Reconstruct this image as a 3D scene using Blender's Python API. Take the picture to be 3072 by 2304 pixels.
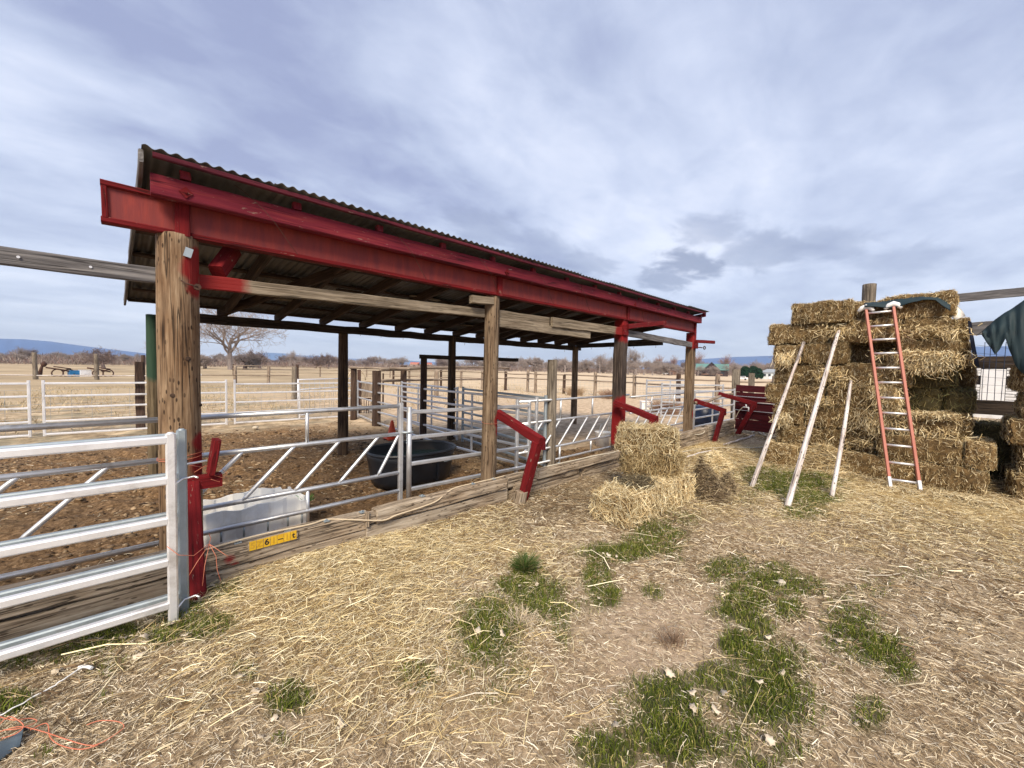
import bpy, math, random
import numpy as np
from mathutils import Vector, Matrix, noise as mn
random.seed(7); RNG = np.random.default_rng(7)
R = math.radians
for o in list(bpy.data.objects): bpy.data.objects.remove(o)
SC = bpy.context.scene
COL = SC.collection

# ---------------------------------------------------------------- camera
FPX, YAW, PITCH, ROLL, EYE = 1180.0, R(46.2), R(2.33), R(1.1), 1.6
fwd = Vector((math.cos(YAW)*math.cos(PITCH), math.sin(YAW)*math.cos(PITCH), -math.sin(PITCH)))
rt0 = Vector((math.sin(YAW), -math.cos(YAW), 0)); up0 = rt0.cross(fwd)
rt = rt0*math.cos(ROLL)+up0*math.sin(ROLL); up = up0*math.cos(ROLL)-rt0*math.sin(ROLL)
cam = bpy.data.cameras.new('camera'); camo = bpy.data.objects.new('camera', cam); COL.objects.link(camo)
cam.sensor_fit = 'HORIZONTAL'; cam.sensor_width = 36; cam.lens = 36*FPX/3072
cam.clip_start = 0.05; cam.clip_end = 20000
M = Matrix.Identity(4)
for i in range(3): M[i][0], M[i][1], M[i][2] = rt[i], up[i], -fwd[i]
M[2][3] = EYE; camo.matrix_world = M
SC.camera = camo
CAM = Vector((0, 0, EYE))

# ---------------------------------------------------------------- light
SC.view_settings.view_transform = 'Standard'; SC.view_settings.look = 'None'
SC.view_settings.exposure = 1.84; SC.view_settings.gamma = 1
SUN_EL, SUN_AZ = R(42), R(222)           # direction the light comes from (angle from +X)
W = bpy.data.worlds.new('World'); SC.world = W; W.use_nodes = True
nt = W.node_tree; nt.nodes.clear()
def wn(t, **k):
    n = nt.nodes.new(t)
    for a, b in k.items(): setattr(n, a, b)
    return n
L = nt.links.new
out = wn('ShaderNodeOutputWorld'); tc = wn('ShaderNodeTexCoord')
sky = wn('ShaderNodeTexSky'); sky.sky_type = 'NISHITA'; sky.sun_disc = False
sky.sun_elevation = SUN_EL; sky.sun_rotation = R(90)-SUN_AZ
bgs = wn('ShaderNodeBackground'); L(sky.outputs[0], bgs.inputs[0]); bgs.inputs[1].default_value = 0.07
sx = wn('ShaderNodeSeparateXYZ'); L(tc.outputs['Generated'], sx.inputs[0])
def mth(op, a, b=None, c=None, clamp=False):
    n = wn('ShaderNodeMath', operation=op, use_clamp=clamp)
    for i, q in enumerate((a, b, c)):
        if q is None: continue
        if isinstance(q, (int, float)): n.inputs[i].default_value = q
        else: L(q, n.inputs[i])
    return n.outputs[0]
zc = mth('MAXIMUM', sx.outputs[2], 0.0)
den = mth('ADD', zc, 0.13)
px_ = mth('DIVIDE', sx.outputs[0], den); py_ = mth('DIVIDE', sx.outputs[1], den)
cb = wn('ShaderNodeCombineXYZ'); L(px_, cb.inputs[0]); L(py_, cb.inputs[1])
def cloudnoise(rot, sc, scale, det, rough, dist, loc=(0, 0, 0)):
    m = wn('ShaderNodeMapping'); L(cb.outputs[0], m.inputs[0])
    m.inputs['Rotation'].default_value = (0, 0, rot); m.inputs['Scale'].default_value = sc; m.inputs['Location'].default_value = loc
    n = wn('ShaderNodeTexNoise'); L(m.outputs[0], n.inputs['Vector'])
    n.inputs['Scale'].default_value = scale; n.inputs['Detail'].default_value = det
    n.inputs['Roughness'].default_value = rough; n.inputs['Distortion'].default_value = dist
    return n.outputs['Fac']
nA = cloudnoise(-R(42), (.5, 1.0, 1), 1.45, 9, .56, .35, (3.1, 1.7, 0))      # streets of cloud running away from the viewer
nB = cloudnoise(-R(60), (.8, 1.0, 1), .8, 5, .5, .3, (5.3, 9.7, 0))         # broad light and dark masses
nC = cloudnoise(-R(35), (.7, 1.0, 1), 5.0, 9, .6, .35, (0, 4, 0))          # small puffs
s = mth('ADD', mth('MULTIPLY', nA, .44), mth('ADD', mth('MULTIPLY', nB, .48), mth('MULTIPLY', nC, .22)))
def blob(x, y, r, amp, sq=1.0, lo=.3, hi=1.25, nz=1.6):                                            # a cloud mass at a fixed place in the sky
    d = fwd+rt*((x-1536)/FPX)-up*((y-1152)/FPX); d.normalize(); q = max(d.z, 0)+.13
    sb = wn('ShaderNodeVectorMath', operation='SUBTRACT'); L(cb.outputs[0], sb.inputs[0]); sb.inputs[1].default_value = (d.x/q, d.y/q, 0)
    mp = wn('ShaderNodeMapping'); L(sb.outputs[0], mp.inputs[0]); mp.inputs['Rotation'].default_value = (0, 0, -YAW); mp.inputs['Scale'].default_value = (1/r, sq/r, 1)
    ln = wn('ShaderNodeVectorMath', operation='LENGTH'); L(mp.outputs[0], ln.inputs[0])
    k = wn('ShaderNodeMapRange'); k.interpolation_type = 'SMOOTHSTEP'; L(mth('ADD', ln.outputs['Value'], mth('MULTIPLY', mth('SUBTRACT', nC if lo > .3 else nA, .5), nz)), k.inputs[0])
    k.inputs[1].default_value = hi; k.inputs[2].default_value = lo; k.inputs[3].default_value = 0; k.inputs[4].default_value = amp
    return k.outputs[0]
s = mth('MULTIPLY', mth('SUBTRACT', s, .455), 3.8)
for a in ((760, 260, .75, -.22), (520, 60, .35, -.14), (560, 520, .4, -.15), (1500, 260, .7, .2), (250, 180, .4, .16), (150, 420, .5, .12), (2300, 500, .8, .10), (2900, 120, .5, -.10), (1250, 120, .35, -.15)): s = mth('ADD', s, blob(*a))
cr = wn('ShaderNodeValToRGB'); L(s, cr.inputs[0])
el = cr.color_ramp.elements
el[0].position = .0; el[0].color = (.118, .134, .205, 1)
el[1].position = 1.0; el[1].color = (.285, .300, .350, 1)
e = el.new(.32); e.color = (.168, .190, .255, 1)
e = el.new(.62); e.color = (.218, .240, .302, 1)
hz = mth('POWER', mth('SUBTRACT', 1.0, zc, clamp=True), 6.0)
mixh = wn('ShaderNodeMix', data_type='RGBA'); L(mth('MULTIPLY', hz, .5), mixh.inputs[0]); L(cr.outputs[0], mixh.inputs[6])
mixh.inputs[7].default_value = (.32, .335, .38, 1)
# small dark clouds low in the sky
dk = None
for a in ((2060, 800, .30, .95, 1.6), (2000, 842, .30, .8, 1.8), (1620, 740, .30, .35, 1.4), (1460, 690, .28, .4, 1.4), (2290, 755, .38, .55, 1.6), (2130, 700, .24, .5, 1.5), (1770, 795, .3, .5, 1.8), (2700, 800, .35, .3, 1.5), (2480, 735, .3, .4, 1.5)):
    q = blob(*a, lo=.45, hi=1.15, nz=2.4); dk = q if dk is None else mth('MAXIMUM', dk, q)
mixd = wn('ShaderNodeMix', data_type='RGBA'); L(mth('MULTIPLY', dk, .85), mixd.inputs[0]); L(mixh.outputs[2], mixd.inputs[6])
mixd.inputs[7].default_value = (.085, .098, .145, 1)
bgc = wn('ShaderNodeBackground'); L(mixd.outputs[2], bgc.inputs[0]); bgc.inputs[1].default_value = .89
ms = wn('ShaderNodeMixShader'); ms.inputs[0].default_value = .93
L(bgs.outputs[0], ms.inputs[1]); L(bgc.outputs[0], ms.inputs[2]); L(ms.outputs[0], out.inputs[0])

sl = bpy.data.lights.new('sun', 'SUN'); sl.energy = 1.5; sl.angle = R(22); sl.color = (1, .87, .68)
so = bpy.data.objects.new('sun', sl); COL.objects.link(so)
sd = Vector((math.cos(SUN_AZ)*math.cos(SUN_EL), math.sin(SUN_AZ)*math.cos(SUN_EL), math.sin(SUN_EL)))
so.rotation_euler = sd.to_track_quat('Z', 'Y').to_euler()

# ---------------------------------------------------------------- helpers
def ray(x, y): return fwd+rt*((x-1536)/FPX)-up*((y-1152)/FPX)
def on_z(x, y, z=0):
    d = ray(x, y); return CAM+d*((z-EYE)/d.z)
def on_v(x, y, v):
    d = ray(x, y); return CAM+d*(v/d.y)
def on_u(x, y, u):
    d = ray(x, y); return CAM+d*(u/d.x)
def at_dist(x, dist, z=0):          # a point on the ground at a bearing and a distance
    d = ray(x, 1110); d.z = 0; d.normalize(); return Vector((d.x*dist, d.y*dist, z))

def tag(o, label=None, cat=None, group=None, kind=None):
    if label: o['label'] = label
    if cat: o['category'] = cat
    if group: o['group'] = group
    if kind: o['kind'] = kind
    return o
def thing(name, label, cat, loc=(0, 0, 0), rz=0, group=None):
    o = bpy.data.objects.new(name, None); COL.objects.link(o); o.empty_display_size = .1
    o.location = loc; o.rotation_euler = (0, 0, rz)
    return tag(o, label, cat, group)
def link(name, me, m, parent=None, mw=None):
    o = bpy.data.objects.new(name, me); COL.objects.link(o)
    if m is not None and len(me.materials) == 0: me.materials.append(m)
    w = mw if mw is not None else Matrix.Identity(4)
    if parent is not None:
        pw = Matrix.LocRotScale(parent.location, parent.rotation_euler, parent.scale)
        q = parent.parent
        if q is not None:
            pw = Matrix.LocRotScale(q.location, q.rotation_euler, q.scale) @ parent.matrix_parent_inverse @ pw
        o.parent = parent; o.matrix_parent_inverse = pw.inverted()
    o.matrix_basis = w
    return o
def local(name, me, m, parent):            # a part whose mesh is written in its parent's own frame
    o = bpy.data.objects.new(name, me); COL.objects.link(o); o.parent = parent
    if m is not None and len(me.materials) == 0: me.materials.append(m)
    return o
def copy_tree(o, parent=None):
    c = o.copy(); COL.objects.link(c)
    if parent is not None: c.parent = parent
    for ch in [q for q in bpy.data.objects if q.parent == o]: copy_tree(ch, c)
    return c
KIDS = {}
def dup(root, loc, rz=0, sc=1.0, label=None, group=None):
    c = root.copy(); COL.objects.link(c); c.location = loc; c.rotation_euler = (0, 0, rz); c.scale = (sc, sc, sc)
    if label: c['label'] = label
    if group: c['group'] = group
    if root not in KIDS: KIDS[root] = [(q, list(q.children)) for q in root.children]
    for q, gg in KIDS[root]:
        d = q.copy(); COL.objects.link(d); d.parent = c
        for g in gg:
            h = g.copy(); COL.objects.link(h); h.parent = d
    return c
def shade(me, smooth=True):
    me.polygons.foreach_set('use_smooth', [smooth]*len(me.polygons)); return me

class MB:                                   # collects shapes into one mesh
    def __init__(s): s.v = []; s.f = []; s.sm = []
    def add(s, vs, fs, smooth=False):
        b = len(s.v); s.v += [tuple(q) for q in vs]; s.f += [tuple(i+b for i in f) for f in fs]; s.sm += [smooth]*len(fs)
    def box(s, c, d, rot=None, ch=0.0):
        c = Vector(c); h = Vector(d)/2
        vs = [Vector((a*h.x, b*h.y, e*h.z)) for a in (-1, 1) for b in (-1, 1) for e in (-1, 1)]
        if rot is not None: vs = [rot @ v for v in vs]
        s.add([v+c for v in vs], [(0, 1, 3, 2), (4, 6, 7, 5), (0, 4, 5, 1), (2, 3, 7, 6), (0, 2, 6, 4), (1, 5, 7, 3)])
    def quad(s, a, b, c, d): s.add([a, b, c, d], [(0, 1, 2, 3)])
    def tube(s, pts, rad, n=8, cap=True, smooth=True):
        pts = [Vector(p) for p in pts]
        if isinstance(rad, (int, float)): rad = [rad]*len(pts)
        vs = []; fs = []; prev = None
        for i, p in enumerate(pts):
            t = (pts[min(i+1, len(pts)-1)]-pts[max(i-1, 0)])
            t = t.normalized() if t.length > 1e-9 else Vector((0, 0, 1))
            if prev is None:
                a = t.orthogonal().normalized()
            else:
                a = prev-t*prev.dot(t); a = a.normalized() if a.length > 1e-6 else t.orthogonal().normalized()
            prev = a; b = t.cross(a)
            for k in range(n):
                q = 2*math.pi*k/n; vs.append(p+a*(math.cos(q)*rad[i])+b*(math.sin(q)*rad[i]))
        for i in range(len(pts)-1):
            for k in range(n):
                k2 = (k+1) % n; fs.append((i*n+k, i*n+k2, (i+1)*n+k2, (i+1)*n+k))
        s.add(vs, fs, smooth)
        if cap and n > 2:
            b = len(s.v)-len(vs)
            s.f.append(tuple(b+k for k in reversed(range(n)))); s.sm.append(False)
            s.f.append(tuple(b+(len(pts)-1)*n+k for k in range(n))); s.sm.append(False)
    def mesh(s, name):
        me = bpy.data.meshes.new(name); me.from_pydata(s.v, [], s.f); me.update()
        me.polygons.foreach_set('use_smooth', s.sm); return me
    def build(s, name, m, parent=None, mw=None): return link(name, s.mesh(name), m, parent, mw)

def frame(p0, p1, upv=(0, 0, 1)):
    p0 = Vector(p0); p1 = Vector(p1); x = (p1-p0).normalized(); u = Vector(upv)
    if abs(x.dot(u)) > .95: u = Vector((1, 0, 0))
    y = u.cross(x).normalized(); z = x.cross(y)
    m = Matrix.Identity(4)
    for i in range(3): m[i][0], m[i][1], m[i][2], m[i][3] = x[i], y[i], z[i], p0[i]
    return m, (p1-p0).length

def board_mesh(Ln, w, h, seg=None, jit=.003, ch=.006, sag=0, seed=0, ragged=0):
    rnd = random.Random(seed*7+int(Ln*1000))
    n = seg or max(2, int(Ln/.22)+1)
    ch = min(ch, w*.2, h*.2)
    prof = [(-w/2+ch, -h/2), (w/2-ch, -h/2), (w/2, -h/2+ch), (w/2, h/2-ch), (w/2-ch, h/2), (-w/2+ch, h/2), (-w/2, h/2-ch), (-w/2, -h/2+ch)]
    vs = []; fs = []
    for i in range(n+1):
        x = Ln*i/n; dz = -sag*4*(i/n)*(1-i/n); oy = rnd.uniform(-jit, jit); oz = rnd.uniform(-jit, jit)
        for (a, b) in prof:
            vs.append((x+(rnd.uniform(-ragged, ragged) if i in (0, n) else 0), a+oy+rnd.uniform(-jit, jit)*.6, b+oz+dz+rnd.uniform(-jit, jit)*.6))
    for i in range(n):
        for k in range(8):
            k2 = (k+1) % 8; fs.append((i*8+k, (i+1)*8+k, (i+1)*8+k2, i*8+k2))
    fs.append(tuple(range(8))); fs.append(tuple(n*8+k for k in reversed(range(8))))
    me = bpy.data.meshes.new('board'); me.from_pydata(vs, [], fs); me.update(); return me
_bs = [0]
def board(name, p0, p1, w, h, m, parent=None, **k):
    upv = k.pop('upv', (0, 0, 1)); _bs[0] += 1
    mw, Ln = frame(p0, p1, upv); return link(name, board_mesh(Ln, w, h, seed=_bs[0], **k), m, parent, mw)
def log_mesh(Ln, r0, r1, n=14, rings=None, jit=.06, bend=0, seed=0, flare=0):
    rings = rings or max(3, int(Ln/.12)); vs = []; fs = []
    o = Vector((seed*3.7, seed*1.3, 0)); br = seed*2.1
    for i in range(rings+1):
        t = i/rings; x = Ln*t; r = r0+(r1-r0)*t+flare*math.exp(-x*5)
        cy = bend*math.sin(t*math.pi)*math.cos(br); cz = bend*math.sin(t*math.pi)*math.sin(br)
        for k in range(n):
            a = 2*math.pi*k/n
            q = r*(1+jit*mn.noise(Vector((x*1.2, math.cos(a)*2.2, math.sin(a)*2.2))+o)+jit*.7*mn.noise(Vector((x*.3, math.cos(a)*7, math.sin(a)*7))+o))
            vs.append((x, cy+q*math.cos(a), cz+q*math.sin(a)))
    for i in range(rings):
        for k in range(n):
            k2 = (k+1) % n; fs.append((i*n+k, i*n+k2, (i+1)*n+k2, (i+1)*n+k))
    # ends, slightly rounded
    for (i, sgn) in ((0, -1), (rings, 1)):
        b = len(vs); ring = [vs[i*n+k] for k in range(n)]
        cxm = Vector(ring[0])*0
        for q in ring: cxm += Vector(q)/n
        for q in ring: vs.append(tuple(cxm+(Vector(q)-cxm)*.9+Vector((sgn*r1*.06, 0, 0))))
        vs.append(tuple(cxm+Vector((sgn*r1*.06, 0, 0))))
        for k in range(n):
            k2 = (k+1) % n
            if sgn > 0: fs.append((i*n+k, i*n+k2, b+k2, b+k)); fs.append((b+k, b+k2, b+n))
            else: fs.append((i*n+k2, i*n+k, b+k, b+k2)); fs.append((b+k2, b+k, b+n))
    me = bpy.data.meshes.new('log'); me.from_pydata(vs, [], fs); me.update()
    me.polygons.foreach_set('use_smooth', [True]*len(me.polygons)); return me
def log(name, p0, p1, r0, r1, m, parent=None, **k):
    _bs[0] += 1; k.setdefault('seed', _bs[0]); mw, Ln = frame(p0, p1); return link(name, log_mesh(Ln, r0, r1, **k), m, parent, mw)
def pipe(name, p0, p1, r, m, parent=None, n=10, sq=False, wob=0):
    mw, Ln = frame(p0, p1)
    if sq:
        return link(name, board_mesh(Ln, r*2, r*2, seg=1, jit=0, ch=r*.35), m, parent, mw)
    b = MB(); b.tube([(0, 0, 0), (Ln, 0, 0)], r, n); return b.build(name, m, parent, mw)

def np_mesh(name, V, Q, colr=None):
    me = bpy.data.meshes.new(name); nv = len(V); nq = len(Q); k = Q.shape[1]
    me.vertices.add(nv); me.vertices.foreach_set('co', V.astype(np.float32).ravel())
    me.loops.add(nq*k); me.loops.foreach_set('vertex_index', Q.astype(np.int32).ravel())
    me.polygons.add(nq); me.polygons.foreach_set('loop_start', np.arange(0, nq*k, k, dtype=np.int32))
    try: me.polygons.foreach_set('loop_total', np.full(nq, k, dtype=np.int32))
    except Exception: pass
    me.update(calc_edges=True)
    if colr is not None:
        a = me.color_attributes.new('tone', 'FLOAT_COLOR', 'POINT')
        c4 = np.ones((nv, 4), np.float32); c4[:, :3] = colr; a.data.foreach_set('color', c4.ravel())
    return me
def strands(C, D, Ln, Wd, bend, col=None):
    """ribbons bent once: centres C, unit directions D, lengths, widths, sag vector"""
    N = len(C); rnd = RNG.normal(size=(N, 3)); S = np.cross(D, rnd); S /= np.linalg.norm(S, axis=1)[:, None]+1e-9
    a = C-D*Ln[:, None]/2; b = C+bend; c = C+D*Ln[:, None]/2; w = S*(Wd[:, None]/2)
    V = np.stack([a-w, a+w, b-w, b+w, c-w*.6, c+w*.6], 1).reshape(-1, 3)
    i = np.arange(N)[:, None]*6
    Q = np.concatenate([i+np.array([[0, 1, 3, 2]]), i+np.array([[2, 3, 5, 4]])], 0)
    cc = None if col is None else np.repeat(col, 6, 0)
    return V, Q, cc
def merge(parts):
    Vs = []; Qs = []; Cs = []; b = 0
    for (V, Q, c) in parts:
        Vs.append(V); Qs.append(Q+b); Cs.append(c); b += len(V)
    return np.concatenate(Vs), np.concatenate(Qs), np.concatenate(Cs)

# ---------------------------------------------------------------- materials
def newmat(name):
    m = bpy.data.materials.new(name); m.use_nodes = True; m.node_tree.nodes.clear(); return m
class NB:
    def __init__(s, m): s.t = m.node_tree; s.o = s.n('ShaderNodeOutputMaterial'); s.b = s.n('ShaderNodeBsdfPrincipled'); s.l(s.b.outputs[0], s.o.inputs[0])
    def n(s, t, **k):
        q = s.t.nodes.new(t)
        for a, b in k.items(): setattr(q, a, b)
        return q
    def l(s, a, b): s.t.links.new(a, b)
    def coords(s, kind='Object', rand=True, scale=(1, 1, 1)):
        c = s.n('ShaderNodeTexCoord').outputs[kind] if kind != 'World' else s.n('ShaderNodeNewGeometry').outputs['Position']
        if rand:
            oi = s.n('ShaderNodeObjectInfo'); a = s.n('ShaderNodeVectorMath', operation='SCALE'); a.inputs[0].default_value = (31, 17, 23)
            s.l(oi.outputs['Random'], a.inputs['Scale']); d = s.n('ShaderNodeVectorMath', operation='ADD'); s.l(c, d.inputs[0]); s.l(a.outputs[0], d.inputs[1]); c = d.outputs[0]
        m = s.n('ShaderNodeMapping'); m.inputs['Scale'].default_value = scale; s.l(c, m.inputs[0]); return m.outputs[0]
    def noise(s, v, scale=5, det=6, rough=.6, dist=0):
        q = s.n('ShaderNodeTexNoise'); s.l(v, q.inputs['Vector']); q.inputs['Scale'].default_value = scale; q.inputs['Detail'].default_value = det
        q.inputs['Roughness'].default_value = rough; q.inputs['Distortion'].default_value = dist; return q.outputs['Fac']
    def ramp(s, f, stops, interp='LINEAR'):
        q = s.n('ShaderNodeValToRGB'); s.l(f, q.inputs[0]); q.color_ramp.interpolation = interp
        e = q.color_ramp.elements; e[0].position, e[0].color = stops[0][0], (*stops[0][1], 1); e[1].position, e[1].color = stops[-1][0], (*stops[-1][1], 1)
        for p, c in stops[1:-1]: x = e.new(p); x.color = (*c, 1)
        return q.outputs[0]
    def mr(s, f, a, b, c=0, d=1, smooth=False):
        q = s.n('ShaderNodeMapRange'); s.l(f, q.inputs[0]); 
        for i, x in enumerate((a, b, c, d)): q.inputs[i+1].default_value = x
        if smooth: q.interpolation_type = 'SMOOTHSTEP'
        return q.outputs[0]
    def mix(s, f, a, b, mode='MIX'):
        q = s.n('ShaderNodeMix', data_type='RGBA', blend_type=mode)
        for i, x in ((0, f), (6, a), (7, b)):
            if isinstance(x, (int, float)): q.inputs[i].default_value = x
            elif isinstance(x, tuple): q.inputs[i].default_value = (*x, 1)
            else: s.l(x, q.inputs[i])
        return q.outputs[2]
    def m(s, op, a, b=None, clamp=False):
        q = s.n('ShaderNodeMath', operation=op, use_clamp=clamp)
        for i, x in enumerate((a, b)):
            if x is None: continue
            if isinstance(x, (int, float)): q.inputs[i].default_value = x
            else: s.l(x, q.inputs[i])
        return q.outputs[0]
    def bump(s, h, strength=.4, dist=.01, prev=None):
        q = s.n('ShaderNodeBump'); q.inputs['Strength'].default_value = strength; q.inputs['Distance'].default_value = dist; s.l(h, q.inputs['Height'])
        if prev is not None: s.l(prev, q.inputs['Normal'])
        return q.outputs[0]
    def fin(s, col=None, rough=.8, metal=0, normal=None, spec=None):
        for nm, x in (('Base Color', col), ('Roughness', rough), ('Metallic', metal), ('Normal', normal), ('Specular IOR Level', spec)):
            if x is None: continue
            if isinstance(x, tuple): s.b.inputs[nm].default_value = (*x, 1)
            elif isinstance(x, (int, float)): s.b.inputs[nm].default_value = x
            else: s.l(x, s.b.inputs[nm])

def wood(name, dark, mid, light, stain=None, paint=None, spots=(), holes=0.0, bumpk=.5, chip=0, paintcol=(.19, .006, .008), gradient=None):
    """grain runs along local X; spots = (x,y,z,r) centres of red overspray in world space"""
    m = newmat(name); s = NB(m)
    v = s.coords(scale=(2.2, 42, 42)); v2 = s.coords(scale=(1, 2.2, 2.2)); v3 = s.coords(scale=(.7, 26, 26))
    g = s.noise(v, 1.0, 7, .65, .35); g2 = s.noise(v2, 1.6, 4, .6); g3 = s.noise(v3, 1, 2, .4)
    c = s.ramp(g, [(.33, dark), (.5, mid), (.66, light)])
    c = s.mix(s.mr(g2, .35, .7), c, s.mix(1.0, c, stain or (.75, .72, .7), 'MULTIPLY'))
    crk = s.m('MULTIPLY', s.mr(s.m('ABSOLUTE', s.m('SUBTRACT', g3, .5)), .022, .006), s.mr(g2, .42, .55)); c = s.mix(s.m('MULTIPLY', crk, .85), c, tuple(x*.3 for x in dark))
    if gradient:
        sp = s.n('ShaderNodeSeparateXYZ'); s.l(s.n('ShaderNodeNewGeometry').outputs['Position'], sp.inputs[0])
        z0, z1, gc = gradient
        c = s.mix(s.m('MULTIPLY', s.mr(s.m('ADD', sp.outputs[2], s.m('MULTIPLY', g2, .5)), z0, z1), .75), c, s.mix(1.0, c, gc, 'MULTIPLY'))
    if holes:
        vo = s.n('ShaderNodeTexVoronoi'); s.l(s.coords(scale=(14, 38, 38)), vo.inputs['Vector']); vo.inputs['Scale'].default_value = 1.0; vo.inputs['Randomness'].default_value = 1
        hh = s.m('MULTIPLY', s.mr(vo.outputs['Distance'], .30, .20), s.mr(s.noise(v2, 3, 3), .40, .50)); c = s.mix(s.m('MULTIPLY', hh, holes), c, (.035, .02, .012))
    rough = .85
    if chip:
        cn = s.noise(s.coords(scale=(5, 22, 22)), 1.6, 7, .7, .4); c = s.mix(s.m('MULTIPLY', s.mr(cn, .63, .66), chip), c, (.30, .22, .17))
        dn_ = s.noise(s.coords(scale=(.8, 3, 3)), 1.5, 5, .65); c = s.mix(s.m('MULTIPLY', s.mr(dn_, .48, .68), .55), c, s.mix(1.0, c, (.60, .75, .80), 'MULTIPLY'))
    if paint:
        pn = s.noise(s.coords(scale=(2, 9, 9)), 2.5, 5, .6); f = s.mr(pn, paint, paint+.06); c = s.mix(f, s.mix(g, paintcol, tuple(x*1.35 for x in paintcol)), c)
    if spots:
        pos = s.n('ShaderNodeNewGeometry').outputs['Position']; f = None
        nz = s.noise(pos, 14, 4)
        for (x, y, z, r) in spots:
            d = s.n('ShaderNodeVectorMath', operation='DISTANCE'); s.l(pos, d.inputs[0]); d.inputs[1].default_value = (x, y, z)
            q = s.mr(s.m('ADD', d.outputs['Value'], s.m('MULTIPLY', nz, r*.35)), r*1.25, r*.95); f = q if f is None else s.m('MAXIMUM', f, q)
        c = s.mix(s.m('MULTIPLY', f, .94), c, s.mix(g, paintcol, tuple(x*1.3 for x in paintcol)))
    h = s.m('SUBTRACT', g, s.m('MULTIPLY', crk, .6))
    s.fin(c, rough, 0, s.bump(h, bumpk, .006), .25); return m

def plain(name, c1, c2=None, rough=.6, metal=0, scale=6, bumpk=0.0, spec=None, rand=True, dirt=None, stretch=(1, 1, 1)):
    m = newmat(name); s = NB(m); v = s.coords(rand=rand, scale=stretch)
    n = s.noise(v, scale, 6, .6); c = s.mix(s.mr(n, .3, .7), c1, c2 or c1)
    if dirt:
        d = s.noise(v, scale*.45, 7, .7, .4); c = s.mix(s.m('MULTIPLY', s.mr(d, .52, .68), .8), c, dirt)
    s.fin(c, s.mr(n, .2, .8, max(0, rough-.1), min(1, rough+.1)), metal, s.bump(s.noise(v, scale*6, 4), bumpk, .003) if bumpk else None, spec); return m

M = {}
M['post1'] = wood('weathered_pole', (.09, .055, .032), (.26, .175, .105), (.42, .32, .21), (.6, .48, .38), holes=.95, bumpk=.8,
                  spots=[(.36, 3.64, 2.27, .13), (.37, 3.66, 2.14, .10), (.37, 3.7, 2.36, .09), (.39, 3.68, 1.0, .10), (.39, 3.68, .85, .12)],
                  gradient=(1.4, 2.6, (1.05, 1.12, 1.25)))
M['post2'] = wood('pine_post', (.07, .045, .028), (.20, .14, .09), (.33, .255, .175), bumpk=1.0, holes=.7, spots=[(3.36, 3.68, .93, .13), (3.36, 3.68, .80, .10)])
M['post3'] = wood('dark_timber_post', (.022, .016, .015), (.065, .048, .042), (.14, .11, .09), bumpk=.7,
                  spots=[(6.33, 3.7, 2.30, .22), (6.33, 3.7, .95, .20), (6.33, 3.75, .70, .26), (6.33, 3.75, .42, .22), (6.4, 3.7, .3, .16), (6.2, 3.7, 2.45, .2)])
M['post4'] = wood('brown_timber_post', (.07, .045, .03), (.18, .125, .08), (.30, .225, .155), bumpk=.6, spots=[(9.45, 3.7, 2.35, .26), (9.45, 3.7, 2.6, .2), (9.55, 3.7, .6, .12)])
M['rearpost'] = wood('creosote_post', (.03, .02, .015), (.085, .055, .035), (.17, .115, .07), holes=.4)
M['rearbeam'] = wood('creosote_beam', (.02, .015, .012), (.045, .033, .026), (.09, .066, .05))
M['rafter'] = wood('rafter_wood', (.025, .015, .012), (.055, .034, .024), (.10, .062, .04))
M['greypost'] = wood('silver_grey_post', (.08, .065, .052), (.20, .17, .135), (.33, .285, .23), holes=.4)
M['beam'] = wood('weathered_beam', (.11, .088, .062), (.25, .205, .15), (.40, .34, .26), spots=[(.42, 3.8, 2.2, .26), (6.2, 3.8, 2.26, .22)])
M['greybeam'] = wood('dull_grey_beam', (.075, .07, .075), (.16, .155, .16), (.27, .26, .26))
M['curb'] = wood('curb_timber', (.15, .115, .085), (.36, .30, .23), (.56, .49, .40), (.78, .70, .62), holes=.7, bumpk=.8, spots=[(.47, 3.32, .20, .055), (.50, 3.32, .15, .05), (.52, 3.32, .21, .04)])
M['log'] = wood('fence_log', (.13, .095, .07), (.28, .22, .17), (.42, .35, .28))
M['darklog'] = wood('dark_fence_post', (.03, .018, .014), (.07, .043, .032), (.13, .085, .062))
M['green'] = wood('green_stained_post', (.07, .05, .03), (.15, .115, .07), (.24, .19, .12), spots=[(.17, 7.1, 2.0, .32), (.17, 7.1, 1.6, .28)], paintcol=(.022, .055, .035))
M['red'] = wood('red_painted_wood', (.105, .004, .006), (.155, .006, .009), (.20, .011, .013), (.85, .8, .85), paint=None, bumpk=.45, chip=.75)
M['redworn'] = wood('worn_red_wood', (.20, .14, .10), (.33, .25, .19), (.42, .34, .28), paint=.64, bumpk=.6, paintcol=(.27, .006, .010))
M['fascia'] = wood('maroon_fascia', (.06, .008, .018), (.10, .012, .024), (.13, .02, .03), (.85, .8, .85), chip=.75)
M['redply'] = plain('red_plywood', (.15, .014, .016), (.27, .034, .026), .7, 0, 2.0, .3, dirt=(.13, .014, .022), stretch=(9, 9, 1.2))
M['redledger'] = wood('shade_tinted_red_beam', (.12, .009, .022), (.175, .016, .030), (.24, .032, .036), (.85, .75, .85), bumpk=.5, chip=.75)  # red paint with the purple cast of shade mixed into it
M['redboard'] = wood('red_panel_board', (.04, .003, .006), (.062, .005, .009), (.085, .008, .012), (.85, .8, .85), bumpk=.4)

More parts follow.
